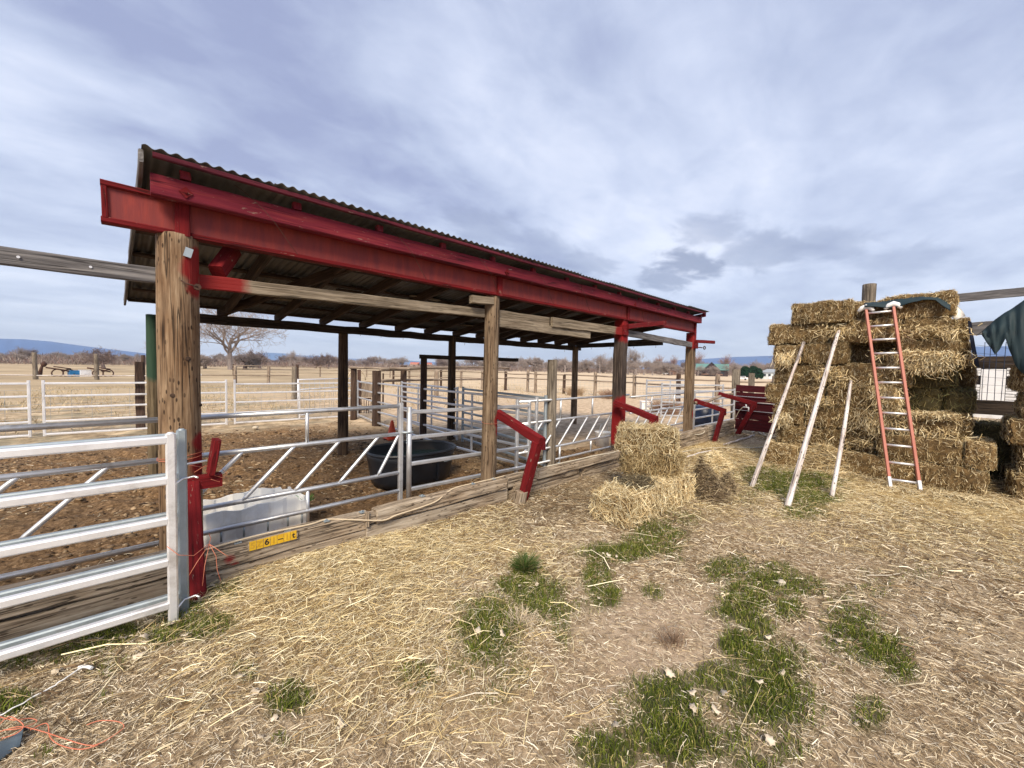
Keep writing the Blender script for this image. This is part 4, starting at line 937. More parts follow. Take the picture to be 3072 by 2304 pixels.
# white corrugated plastic feed bin
t = thing('plastic_bin', 'dirty white plastic bin with ribbed walls behind the near feed panel', 'feed bin', (.8, 4.3, 0))
def ribwall(p0, p1, z0, z1, thick, ztf=None, name='wall'):
    p0 = Vector((*p0, 0)); p1 = Vector((*p1, 0)); d = p1-p0; Ln = d.length; d.normalize(); nrm = Vector((-d.y, d.x, 0)); n = 48; vs = []; fs = []
    for i in range(n+1):
        f = i/n; off = .009*max(-1, min(1, 3*math.sin(f*Ln/.24*2*math.pi))); zt = z1+(ztf(f) if ztf else 0)
        for (o_, z) in ((off, z0), (off, zt), (off+thick, zt), (off+thick, z0)): vs.append(p0+d*(f*Ln)+nrm*o_+Vector((0, 0, z)))
    for i in range(n):
        for k in range(4): k2 = (k+1) % 4; fs.append((i*4+k, (i+1)*4+k, (i+1)*4+k2, i*4+k2))
    fs += [(0, 1, 2, 3), (n*4+3, n*4+2, n*4+1, n*4)]
    me = bpy.data.meshes.new(name); me.from_pydata([tuple(v) for v in vs], [], fs); me.update(); return link(name, me, M['whitepl'], t)
rng = lambda k: (lambda f: .012*math.sin(f*9+k)+.008*math.sin(f*23+k*2)-(.035 if f > .93 else 0))
ribwall((.28, 4.10), (1.19, 4.10), 0, .32, .02, rng(1)); ribwall((.28, 4.52), (1.14, 4.52), 0, .335, .02, rng(2)); ribwall((1.19, 4.11), (1.14, 4.52), 0, .32, .02); ribwall((.28, 4.10), (.28, 4.52), 0, .33, .02)
b = MB(); b.box((.72, 4.3, .04), (.88, .40, .02)); b.build('floor_panel', M['whitepl'], t)
# traffic cone
c = on_z(1176, 1317); t = thing('traffic_cone', 'orange traffic cone standing in the pen by the alley', 'cone', (c.x, c.y, 0))
b = MB(); b.tube([(c.x, c.y, .02), (c.x, c.y, .07), (c.x, c.y, .36), (c.x, c.y, .40), (c.x, c.y, .41)], [.115, .10, .038, .028, .018], 20); b.build('cone_body', M['orange'], t)
b = MB(); b.box((c.x, c.y, .014), (.28, .28, .028)); b.build('base', M['orange'], t)
# white pail with hanging bail, and the far one
c = Vector((7.0, 4.55, 0)); t = thing('white_pail', 'white plastic pail behind the feed panel beside the dark third post', 'pail', c)
b = MB(); b.tube([c+Vector((0, 0, .0)), c+Vector((0, 0, .30)), c+Vector((0, 0, .315))], [.13, .155, .165], 24, True); b.build('pail_body', M['whitepl'], t)
b = MB(); b.tube([c+Vector((.155*math.cos(a), -.02, .30+.2*math.sin(a))) for a in np.linspace(0, math.pi, 14)], .005, 5); b.build('handle', M['galvdull'], t)
c = on_v(1935, 1215, 7.2); c = on_z(1938, 1228); t = thing('mineral_tub', 'white tub in the far lot left of the last brown post', 'tub', c)
b = MB(); b.box((c.x, c.y, .16), (.42, .42, .30), Matrix.Rotation(R(40), 3, 'Z')); b.build('tub_body', M['whitepl'], t)
b = MB(); b.box((c.x, c.y, .325), (.46, .46, .03), Matrix.Rotation(R(40), 3, 'Z')); b.build('rim', M['whitepl'], t)
# blue water tub beyond the last post
c = Vector((12.3, 4.50, 0)); t = thing('blue_tub', 'dark blue rounded tub behind the panel at the far end of the kerb', 'tub', c)
vessel('tub_wall', [ring_pts(c.x, c.y, .48*k, .40*k, z, 48, 0) for k, z in ((.98, .01), (1.03, .2), (1.0, .38), (.92, .50), (.78, .57), (.5, .60))], M['bluepl'], t, cap1=True)
b = MB(); b.tube([c+Vector((.2, -.1, .595)), c+Vector((.2, -.1, .63))], [.1, .09], 20); b.build('lid', M['bluepl'], t)
# pale stone lying on the dirt
def stone(x, y, r_, label, m='stone', z=0):
    c = on_z(x, y); me = bpy.data.meshes.new('stone'); import bmesh; bm = bmesh.new(); bmesh.ops.create_icosphere(bm, subdivisions=2, radius=1)
    for vv in bm.verts: vv.co = Vector((vv.co.x*r_, vv.co.y*r_*.8, vv.co.z*r_*.6))*(1+.35*mn.noise(vv.co*1.7+Vector((x, y, 0))))
    bm.to_mesh(me); bm.free(); o = link('stone', me, M[m]); o.location = (c.x, c.y, r_*.35+z); return tag(o, label, 'stone')
stone(767, 1290, .07, 'pale stone lying alone on the dirt inside the pen', z=.03)
stone(2345, 1752, .032, 'cream-coloured stone half sunk in the green grass')
# thin stick and planks lying in the pen
tag(board('plank', on_z(1268, 1328)+Vector((0, 0, .04)), on_z(1362, 1350)+Vector((0, 0, .04)), .05, .02, M['beam'], None), 'thin pale slat lying on the dirt behind the tank', 'slat')

# ---------------------------------------------------------------- far end of the kerb: panels, pipe, red boards
t = stock_panel((10.3, 4.0), (13.2, 3.95), 'galvanised panel in front of the dark blue tub', 'panels at the far end', zs=(.18, .40, .62, .84, 1.06), zt=1.06, mid=(.42,))
stock_panel((12.8, 6.6), (15.8, 6.3), 'galvanised panel at the end of the far lot, left-hand one', 'panels at the far end', zt=1.25, n=6, mid=(.5,), r_=.022)
stock_panel((12.9, 6.1), (14.2, 4.6), 'galvanised panel turned toward the grey square post', 'panels at the far end', zt=1.15, n=6, r_=.022)
t = thing('red_board_gate', 'dark red gate of wide horizontal boards beside the haystack', 'gate', (11.9, 2.8, 0))
a0, a1 = Vector((11.45, 3.38, 0)), Vector((11.5, 1.75, 0))
for k, (z0, z1) in enumerate(((.10, .38), (.385, .60), (.61, .83), (.845, 1.08), (1.10, 1.27))):
    board('board', a0+Vector((.015*(k % 2), .0, (z0+z1)/2)), a1+Vector((.015*(k % 2), 0, (z0+z1)/2-.02)), .03, z1-z0, M['redboard'], t, jit=.006, ragged=.02)
for z in (.62, .98, .84): pipe('rod', a0+Vector((-.04, 0, z)), a1+Vector((-.04, 0, z-.03)), .009, M['alu'], t)
for f_ in (.06, .94): p = a0.lerp(a1, f_); board('batten', p+Vector((.06, 0, .05)), p+Vector((.06, 0, 1.2)), .05, .09, M['redboard'], t)
rope('dead_branch', [(9.55, 3.70, .86), (9.9, 3.68, .83), (10.4, 3.7, .86), (11.2, 3.68, .97), (11.9, 3.6, 1.0)], .035, M['log'], 'crooked bare branch tied behind the far red arms', 'branch', n=7, jit=.012)
# pvc fitting hanging off the last stanchion
t = thing('pipe_fitting', 'white plastic pipe fitting hanging on the farthest red stanchion', 'pipe fitting', (11.1, 3.1, .7))
c = on_u(2238, 1222, 11.05)
for (dy, dz, ey, ez) in ((.06, .0, -.06, .0), (0, .0, 0, .07), (-.06, .0, -.06, -.10)):
    pipe('pipe', (c.x, c.y+dy, c.z+dz), (c.x, c.y+ey, c.z+ez), .016, M['whitepl'], t)
rope('wire', [(c.x, c.y+.07, c.z), (c.x, c.y+.16, c.z-.12), (c.x, c.y+.22, c.z-.28)], .008, M['rope'], 'pale hose end hanging from the white pipe fitting', 'hose')
gz = lambda x, y, z=.015: on_ground(x, y, z+.012)
rope('hose', [gz(1985, 1372), gz(2050, 1355), gz(2120, 1345), gz(2200, 1342), gz(2280, 1342), gz(2318, 1330), gz(2320, 1318), gz(2300, 1308), gz(2290, 1297), gz(2310, 1290), gz(2335, 1296), gz(2325, 1310), gz(2290, 1305), gz(2270, 1292), gz(2255, 1298)],
     .012, M['hose'], 'cream hose coiled on the ground near the red gate', 'hose')
rope('dead_branch', [gz(2170, 1333, .02), gz(2210, 1322, .03), gz(2240, 1313, .02), gz(2262, 1305, .03)], .02, M['stick'], 'bleached stick lying beside the coiled hose', 'stick', jit=.01)
rope('dead_branch', [gz(2060, 1370, .02), gz(2100, 1358, .03), gz(2148, 1350, .02)], .014, M['stick'], 'short bleached stick lying on the straw behind the bales', 'stick', jit=.008)
for k in range(9):
    y_ = random.uniform(1288, 1325); x_ = random.uniform(2262, 2330)
# twine on the near post and gates
def loop(cx, cy, z, a, b_, r0=.003, tilt=.05, n=22, ph=0):
    return [Vector((cx+a*math.cos(t), cy+b_*math.sin(t), z+tilt*math.sin(t+ph))) for t in np.linspace(0, 2*math.pi, n)]
b = MB(); b.tube(loop(.235, 3.77, .90, .132, .132, ph=1, tilt=.01), .0019, 5); b.tube(loop(.235, 3.77, .915, .131, .131, ph=2, tilt=.015), .0019, 5)
NX = Vector((.33, NS.y, NS.z))
b.tube([(.12, 3.68, .90), (.2, 3.5, .91), (.26, 3.3, .92), (.30, 3.15, .93), (.36, NX.y+.02, NX.z+.06), (.40, NX.y, NX.z+.03), (.46, NX.y-.01, NX.z+.0), (.50, NX.y+.02, NX.z-.02)], .0019, 5)
b.tube([(.30, NX.y+.05, NX.z+.055), (.36, NX.y+.06, NX.z+.09), (.44, NX.y+.05, NX.z+.08), (.49, NX.y+.02, NX.z+.02), (.44, NX.y, NX.z-.03), (.39, NX.y, NX.z)], .0019, 5)
tag(b.build('twine', M['twine'], None), 'orange baling twine tied round the thick pole and the nearest red arm', 'twine')
b = MB(); zt = .46
b.tube([(.12, 3.01, zt+.06), (.17, 2.99, zt), (.24, 3.0, zt-.03), (.33, 3.14, zt-.03), (.345, 3.2, zt-.02), (.34, 3.24, zt)], .0020, 5)
b.tube([(.33, 3.13, zt-.03), (.26, 3.06, zt-.10), (.22, 3.04, zt-.16)], .0018, 5); b.tube([(.33, 3.13, zt-.03), (.30, 3.08, zt-.14), (.285, 3.06, zt-.26)], .0018, 5)
b.tube([(.33, 3.13, zt-.03), (.36, 3.10, zt-.11), (.365, 3.1, zt-.2), (.38, 3.08, zt-.27)], .0018, 5); b.tube([(.33, 3.13, zt-.03), (.40, 3.08, zt-.10), (.42, 3.07, zt-.12)], .0018, 5)
tag(b.build('twine', M['twine'], None), 'orange baling twine tied round the folded gates and the red upright', 'twine')
b = MB(); b.tube(loop(3.245, FV, .905, .102, .104, tilt=.008), .0018, 5); b.tube([(3.33, 3.70, .90), (3.38, 3.6, .89), (3.40, 3.5, .88)], .0018, 5)
tag(b.build('twine', M['twine'], None), 'pale twine looped round the second post from the left', 'twine')
# lower-left corner: rope, orange twine, blue scrap
rope('rope', [gz(-20, 2155), gz(40, 2125), gz(120, 2080), gz(190, 2040), gz(240, 2005), gz(262, 1998)], .0034, M['whitepl'], 'white cord lying across the dead grass at lower left', 'cord', jit=.003)
rope('rope', [gz(235, 2003), gz(255, 1999), gz(275, 2004)], .008, M['whitepl'], 'frayed white end of the cord at lower left', 'cord')
def tangle(pts, label): rope('twine', [gz(x, y, z) for x, y, z in pts], .0019, M['twine'], label, 'twine', sub=6, group='orange twine at lower left')
tangle([(0, 2195, .02), (60, 2180, .04), (130, 2195, .03), (190, 2215, .02), (260, 2235, .015), (300, 2230, .02), (350, 2200, .02), (372, 2180, .02), (355, 2165, .02), (300, 2162, .015), (260, 2175, .015)], 'orange baling twine curling in a wide loop at lower left')
tangle([(90, 2190, .03), (140, 2170, .03), (150, 2210, .02), (180, 2235, .015), (240, 2248, .01), (295, 2235, .01)], 'second strand of orange twine lying beside the wide loop')
tangle([(0, 2150, .05), (40, 2160, .07), (90, 2155, .05), (110, 2165, .04), (60, 2185, .05), (10, 2190, .05)], 'knot of orange twine on the blue scrap at the left edge')
tangle([(0, 2172, .06), (30, 2150, .08), (70, 2175, .07), (50, 2200, .05), (5, 2215, .05)], 'dark red part of the twine knot at the left edge')
b = MB(); g0 = on_z(-60, 2330); g1 = on_z(85, 2215); n_ = 10; vs = []
A_ = on_z(-40, 2265); B_ = on_z(85, 2205); C__ = on_z(60, 2245); D_ = on_z(-60, 2330)
for i in range(n_+1):
    f = i/n_
    for p, z in ((A_.lerp(B_, f), .03), (A_.lerp(B_, f).lerp(D_.lerp(C__, f), .5), .055+.01*math.sin(f*7)), (D_.lerp(C__, f), .012)): vs.append((p.x, p.y, z))
for i in range(n_+1): 
    for k in range(3): x, y, z = vs[i*3+k]; vs.append((x, y, z-.008))
fs = []
m3 = (n_+1)*3
for i in range(n_):
    for k in range(2): a = i*3+k; fs.append((a, a+3, a+4, a+1)); fs.append((m3+a, m3+a+1, m3+a+4, m3+a+3))
    fs.append((i*3, m3+i*3, m3+i*3+3, i*3+3)); fs.append((i*3+2, i*3+5, m3+i*3+5, m3+i*3+2))
b.add(vs, fs, True); M['bluegrey'] = plain('blue_grey_plastic', (.07, .10, .13), (.13, .17, .20), .5, 0, 6, .2)
tag(b.build('plastic_scrap', M['bluegrey'], None), 'blue-grey plastic scrap at the lower left edge', 'plastic scrap')
# small plants
def tuft(x, y, n, h, r_, cols, label, m='grass', name='grass_tuft', w=.0035, z=0):
    c = on_z(x, y); a = RNG.uniform(0, 6.28, n); tl = RNG.uniform(.15, 1.1, n); D = np.stack([np.cos(a)*tl, np.sin(a)*tl, np.ones(n)], -1); D /= np.linalg.norm(D, axis=1)[:, None]
    Ln = RNG.uniform(.5, 1.2, n)*h; rr = r_*RNG.random(n)
    C = np.stack([c.x+np.cos(a)*rr, c.y+np.sin(a)*rr, np.full(n, z)], -1)+D*Ln[:, None]*.45; b_ = np.stack([-np.cos(a), -np.sin(a), np.ones(n)*.8], -1)*Ln[:, None]*.12
    col = np.array(cols)[RNG.integers(0, len(cols), n)]*RNG.uniform(.8, 1.2, n)[:, None]
    V_, Q_, C_ = strands(C, D, Ln, np.full(n, w), b_, col); return tag(link(name, np_mesh(name, V_, Q_, C_), M['grass'], None), label, name.replace('_', ' '))
tuft(1575, 1720, 700, .15, .05, [(.05, .10, .02), (.08, .13, .03), (.25, .24, .10)], 'round tussock of arching green grass above the largest left patch')
tuft(920, 1575, 60, .13, .02, [(.06, .18, .03), (.09, .24, .05)], 'bright green seedling growing through the kerb behind the panel', w=.007, z=.2)
tuft(1560, 1875, 170, .08, .10, [(.46, .37, .27), (.56, .48, .37)], 'pale grey dead weed with fine twigs beside the green grass', name='dead_weed', w=.003)
tuft(2020, 1935, 160, .09, .08, [(.22, .15, .10), (.34, .24, .17)], 'brown dead weed on the bare ground among the grass patches', name='dead_weed', w=.003)
tuft(1890, 1400, 300, .3, .15, [(.5, .38, .22), (.36, .26, .14)], 'dry weed stalks growing against the kerb behind the bales', name='dead_weed', w=.004)
for (x, y, lb) in ((1725, 1186, 'pale dry bush under the log fence, left one'), (1830, 1196, 'reddish dry bush under the log fence, right one'), (1995, 1240, 'thin dry weeds left of the last brown post')):
    tuft(x, y, 900, .55, .5, [(.42, .30, .19), (.5, .38, .26)] if x < 1800 else [(.36, .22, .15), (.42, .28, .2)], lb, name='dry_bush', w=.008)
# fallen leaves
def leaf_mesh(sd):
    r_ = random.Random(sd); pts = []; n = 14
    for k in range(n):
        a = 2*math.pi*k/n; q = (.8+.25*r_.random())*(1 if k % 2 else .72); pts.append((q*math.cos(a)*.028, q*math.sin(a)*.022, .006*math.sin(2*a+sd)+.004*r_.random()))
    vs = pts+[(0, 0, .0)]+[(x, y, z-.0008) for x, y, z in pts]+[(0, 0, -.0008)]; fs = []
    for k in range(n): k2 = (k+1) % n; fs += [(k, k2, n), (n+1+k2, n+1+k, 2*n+1), (k, n+1+k, n+1+k2, k2)]
    b = MB(); b.add(vs, fs, True); b.tube([(-.02, 0, 0), (-.045, .004, .004)], .0012, 4); return b.mesh('leaf')
LM = [leaf_mesh(i) for i in range(5)]
for q in LM: q.materials.append(M['leaf'])
LV = [(1675, 1699), (1508, 1916), (1345, 1870), (1243, 2092), (1317, 2023), (822, 2185), (771, 2105), (1028, 2195), (720, 2064), (2136, 1812), (2275, 2065), (2173, 2096), (2148, 2137), (2077, 2145), (2074, 2095), (1845, 2190), (2310, 2235), (2303, 1925), (2346, 2037), (2438, 2128), (2571, 2185), (2590, 2180), (2518, 1942), (2010, 2040), (2642, 1547), (1190, 1645),
      (1448, 1977), (1433, 1909), (1590, 1912), (1626, 1968), (1322, 1972), (1232, 1955), (1020, 2215), (782, 2240), (1610, 1765), (1560, 1768), (1524, 1727), (406, 1985), (418, 1998), (434, 1947), (508, 1913), (556, 1950), (550, 1972), (372, 1945), (335, 1947), (95, 2000), (170, 2030), (300, 1940), (675, 1780), (762, 1750), (640, 1785), (2115, 1530), (2450, 1530), (2240, 1728), (2265, 1727), (1825, 1675), (1850, 1680), (1797, 1807), (2788, 1795)]
LL = {'y': 'dry pale leaf lying on the loose straw', 'g': 'dry pale leaf caught in the short green grass', 'w': 'dry pale leaf lying below the near gates'}
for i, (x, y) in enumerate(LV):
    c = on_z(x, y); o = bpy.data.objects.new('fallen_leaf', LM[i % 5]); COL.objects.link(o)
    hh = float(ground_h(np.array([c.x]), np.array([c.y]))[0]); ing = float(bmask(np.array([c.x]), np.array([c.y]), GRASS)[0]) > .45
    o.location = (c.x, c.y, hh+(.035 if ing else .018)); o.rotation_euler = (random.uniform(-.5, .5), random.uniform(-.5, .5), random.uniform(0, 6.28)); k = random.uniform(.55, 1.15); o.scale = (k, k, k)
    key = 'w' if x < 600 else ('g' if ing else 'y'); tag(o, LL[key], 'leaf', 'fallen leaves '+{'y': 'on the straw', 'g': 'in the grass', 'w': 'below the gates'}[key])
# ---------------------------------------------------------------- straw bales
def bale_mesh(Lx, Wy, Hz, seed, ns, cols, slen=(.05, .13), sw=.006, bulge=.03, out=.35, bodyc=(.15, .095, .04), cutface=True):
    rg = np.random.default_rng(seed); nx_, ny_, nz_ = 22, 12, 10; V_ = []; Q_ = []
    def face(o, a, b_, na, nb):
        base = sum(len(x) for x in V_); i, j = np.meshgrid(np.linspace(0, 1, na+1), np.linspace(0, 1, nb+1), indexing='ij')
        p = np.array(o)+i[..., None]*np.array(a)+j[..., None]*np.array(b_); V_.append(p.reshape(-1, 3))
        k = np.arange((na+1)*(nb+1)).reshape(na+1, nb+1)+base
        Q_.append(np.stack([k[:-1, :-1], k[1:, :-1], k[1:, 1:], k[:-1, 1:]], -1).reshape(-1, 4))
    x, y = Lx/2, Wy/2
    face((-x, -y, 0), (Lx, 0, 0), (0, 0, Hz), nx_, nz_); face((x, y, 0), (-Lx, 0, 0), (0, 0, Hz), nx_, nz_)
    face((-x, y, 0), (0, -Wy, 0), (0, 0, Hz), ny_, nz_); face((x, -y, 0), (0, Wy, 0), (0, 0, Hz), ny_, nz_)
    face((-x, -y, Hz), (Lx, 0, 0), (0, Wy, 0), nx_, ny_); face((-x, y, 0), (Lx, 0, 0), (0, -Wy, 0), nx_, ny_)
    V = np.concatenate(V_); Qd = np.concatenate(Q_)
    def warp(V):
        c = np.array([0, 0, Hz/2]); d = (V-c)/np.array([x, y, Hz/2]); r = (np.abs(d)**7).sum(1)**(1/7); k = 1/np.maximum(r, 1e-6)**.55
        W_ = c+(V-c)*(np.minimum(k, 1.0))[:, None]
        n = np.array([[mn.noise(Vector(p)*4+Vector((seed, 0, i*9))) for i in range(3)] for p in V]); n2 = np.array([[mn.noise(Vector(p)*13+Vector((seed, 3, i*9))) for i in range(3)] for p in V])
        W_ = W_+n*bulge+n2*bulge*.55
        # flakes: slices across the long axis, and the two string grooves
        W_[:, 1] += np.sign(V[:, 1])*(.010*np.sin(V[:, 0]*62+seed))*(np.abs(V[:, 1]) > y*.5)
        g_ = np.exp(-((np.abs(V[:, 1])-y*.45)/.03)**2)*.018; W_[:, 2] -= g_*np.sign(V[:, 2]-Hz/2); W_[:, 2] = np.maximum(W_[:, 2], -.012); return W_
    VW = warp(V); bc = np.array(bodyc)*(rg.uniform(.5, 1.3, len(V)))[:, None]
    # strands over the surface
    fa = np.array([Lx*Hz, Lx*Hz, Wy*Hz, Wy*Hz, Lx*Wy, Lx*Wy*.15]); f = rg.choice(6, ns, p=fa/fa.sum()); a, b_ = rg.random(ns), rg.random(ns)
    P0 = np.zeros((ns, 3)); Nn = np.zeros((ns, 3)); D = np.zeros((ns, 3))
    fr = [((-x, -y, 0), (Lx, 0, 0), (0, 0, Hz), (0, -1, 0)), ((x, y, 0), (-Lx, 0, 0), (0, 0, Hz), (0, 1, 0)), ((-x, y, 0), (0, -Wy, 0), (0, 0, Hz), (-1, 0, 0)), ((x, -y, 0), (0, Wy, 0), (0, 0, Hz), (1, 0, 0)), ((-x, -y, Hz), (Lx, 0, 0), (0, Wy, 0), (0, 0, 1)), ((-x, y, 0), (Lx, 0, 0), (0, -Wy, 0), (0, 0, -1))]
    for k, (o, A, B, N_) in enumerate(fr):
        m_ = f == k; P0[m_] = np.array(o)+a[m_, None]*np.array(A)+b_[m_, None]*np.array(B); Nn[m_] = N_
        n_ = m_.sum(); ta = np.array(A)/np.linalg.norm(A); tb_ = np.array(B)/np.linalg.norm(B)
        ca, cb2 = (rg.normal(0, .55, n_), rg.normal(0, 1, n_)) if k < 2 else (rg.normal(0, 1, n_), rg.normal(0, 1, n_))
        D[m_] = ca[:, None]*ta+cb2[:, None]*tb_
    ang = rg.normal(0, out, ns); D = D/(np.linalg.norm(D, axis=1)[:, None]+1e-9)+Nn*ang[:, None]; D[:, 2] -= .12*rg.random(ns); D /= np.linalg.norm(D, axis=1)[:, None]
    Ln = rg.uniform(slen[0], slen[1], ns); C = warp(P0)+Nn*(.004+np.abs(ang)*Ln/2*.6)[:, None]; C[:, 2] = np.maximum(C[:, 2], .004)
    cols = np.array(cols); pc = np.array([mn.noise(Vector(p)*6+Vector((seed*3, 0, 0))) for p in P0]); col = cols[rg.integers(0, len(cols), ns)]*(rg.uniform(.75, 1.2, ns)*(1+.28*pc))[:, None]
    S_ = strands(C, D, Ln, rg.uniform(.6, 1.3, ns)*sw, rg.normal(0, 1, (ns, 3))*Ln[:, None]*.09, col)
    Vm, Qm, Cm = merge([(VW, Qd, bc), S_]); me = np_mesh('bale', Vm, Qm, Cm); me.materials.append(M['straw']); return me
HAYC = [(.68, .54, .31), (.57, .44, .23), (.75, .62, .38), (.40, .29, .14), (.62, .49, .28), (.82, .71, .48), (.26, .18, .08)]
HAYSHADE = [(.40, .31, .13), (.32, .25, .10), (.44, .36, .16), (.24, .20, .08), (.34, .33, .14)]  # greener hay, darkened by the shade of the hollow and the gap
HAYG = [(.82, .70, .45), (.74, .60, .35), (.87, .78, .54), (.58, .44, .24), (.42, .30, .15)]
HB = [bale_mesh(.87, .45, .355, 10+i, 2600, HAYC, (.03, .085), .0048, .034, .22) for i in range(5)]
HBSHADE = [bale_mesh(.87, .45, .355, 30+i, 1300, HAYSHADE, bodyc=(.10, .08, .035)) for i in range(2)]  # darker copies of the bale, shade put into strands and body
ORD = ['bottom', 'second', 'third', 'fourth', 'fifth', 'sixth', 'seventh', 'top']
def put_bale(me, u, v, z, rz_, label, group, sx_=1, tilt=(0, 0), sy_=1, sz_=1):
    o = bpy.data.objects.new('straw_bale', me); COL.objects.link(o); o.location = (u, v, z); o.rotation_euler = (tilt[0], tilt[1], rz_); o.scale = (sx_, sy_, sz_); return tag(o, label, 'bale', group)
TG = 'bales of the tall stack'
POS = ['at the left end', 'second from the left', 'third from the left', 'fourth from the left', 'fifth from the left']
pats = ['LLL', 'ELLE', 'ELLE', 'LLL', 'LLL', 'ELLE', 'LLE']
v0s = [1.80, 1.82, 1.84, 2.0, 1.88, 1.90, 2.0]
HZ = .352
for c_, (pt, v0) in enumerate(zip(pats, v0s)):
    for row in range(3):
        v = v0+(random.uniform(-.03, .03) if row else 0); vis_i = 0
        patt = pt if row % 2 == 0 else ('ELLE' if pt.startswith('L') else 'LLL')
        for i, ch in enumerate(patt):
            w_ = .885 if ch == 'L' else .462
            LIM = [-.63, -.69, -.52, -.52, -.52, -.46, -.44][c_]*(1+.05*row)
            ve = max(v-w_, LIM); sx0 = 1.0; sy0 = 1.0
            if ve > v-w_+.02:
                if v-ve < .2: continue
                if ch == 'L': sx0 = (v-ve)/w_; w_ = v-ve
                else: sy0 = (v-ve)/w_; w_ = v-ve
            vc = v-w_/2; v -= w_
            u = 8.38+.46*row+random.uniform(-.035, .035)
            if row == 0:
                if c_ in (3, 4) and vc < .35: continue
                if c_ == 5 and i == 1: vc += .16
                if c_ == 5 and i == 2: vc -= .14
                if c_ <= 1 and vc < .5: u -= .22; vc -= .03
                if c_ == 2 and vc < .6: u -= .10
            if row > 0 and ch == 'E' and row == 2: continue
            if row == 2 and vc > -.1 and c_ < 6: continue
            sxx = .70 if (row == 0 and c_ == 5 and i in (1, 2)) else sx0
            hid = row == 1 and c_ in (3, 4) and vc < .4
            me = random.choice(HBSHADE) if hid else random.choice(HB)
            zz = c_*HZ+random.uniform(-.004, .012)
            if ch == 'L': loc = (u+.225, vc, zz); rzz = R(90)+random.uniform(-.035, .035)
            else: loc = (u+.435, vc, zz); rzz = random.uniform(-.04, .04)
            rown = ['front row', 'second row back', 'rearmost row'][row]
            lb = f'{"end-on " if ch == "E" else ""}bale in {ORD[c_]} course of tall stack, {rown}, {POS[i]}'
            if hid: lb = f'greenish bale with shade in its colour in the hollow of the tall stack, {ORD[c_]} course'
            put_bale(me, *loc, rzz, lb, TG, sxx, (random.uniform(-.02, .02), random.uniform(-.02, .02)), sy0)
put_bale(HB[1], 8.55, 1.24, 7*HZ-.005, R(90), 'loose-topped bale on top of the tall stack, left of the ladder', TG, .92)
put_bale(HB[3], 8.80, .52, 7*HZ-.03, R(92), 'low bale on top of the tall stack behind the ladder', TG, .85)
put_bale(HB[2], 8.62, .08, 7*HZ, R(88), 'bale on top of the tall stack right of the ladder, half under the tarp', TG, .86)
put_bale(HB[0], 9.1, 1.15, 7*HZ, R(90), 'bale on top of the tall stack, behind the loose-topped one', TG, .95)
put_bale(HB[4], 8.42, 1.68, 0, R(4), 'bale lying end-on on the ground at the left foot of the tall stack', TG, .8)
# the second stack at the right edge
for c_ in range(7):
    for j in range(2):
        for row in range(2 if c_ < 6 else 1):
            u = 8.40+.46*row+random.uniform(-.05, .05)+(.06 if c_ > 4 else 0); v = -1.305-.89*j-(.08 if c_ % 2 else 0)+(.04 if c_ in (2,) else 0)
            put_bale(HB[(c_+j) % 5], u+.2, v, c_*HZ, R(90)+random.uniform(-.05, .05), f'{ORD[c_]} bale of the right-hand stack, {["beside the dark gap", "farther right"][j]}, {["front row", "back row"][row]}', 'bales of the right-hand stack')
for c_ in range(3): put_bale(HBSHADE[c_ % 2], 9.45, -.80+.04*c_, c_*.30, R(88), f'{ORD[c_]} bale added in shade colours at the back of the gap between the stacks', 'bales added to close the gap', .8, (0, 0), 1, .86)  # added bales, their dark colour stands in for the shade in the gap
# front bales
FB = [bale_mesh(.88, .40, .30, 51, 6000, HAYG, (.05, .16), .0045, .032, .42), bale_mesh(.62, .44, .32, 52, 5000, HAYG, (.04, .12), .0042, .022, .3), bale_mesh(.64, .40, .29, 53, 5000, [(.58, .45, .24), (.48, .35, .17), (.66, .54, .32), (.36, .25, .12)], (.05, .15), .0045, .032, .45), bale_mesh(.68, .42, .30, 54, 5000, HAYG, (.04, .12), .0042, .028, .32)]
FGp = 'straw bales stacked in the yard'
put_bale(FB[0], 3.98, 2.17, 0, R(-4), 'loose frayed straw bale lying on the ground, lower left of the three-high pile', FGp)
put_bale(FB[1], 4.69, 2.13, 0, R(-4), 'golden straw bale on the ground under the right side of the pile', FGp)
put_bale(FB[2], 4.66, 2.31, .305, R(-60), 'brownish straw bale in the middle of the pile', FGp)
put_bale(FB[3], 4.63, 2.36, .59, R(-64), 'topmost golden straw bale of the pile', FGp)
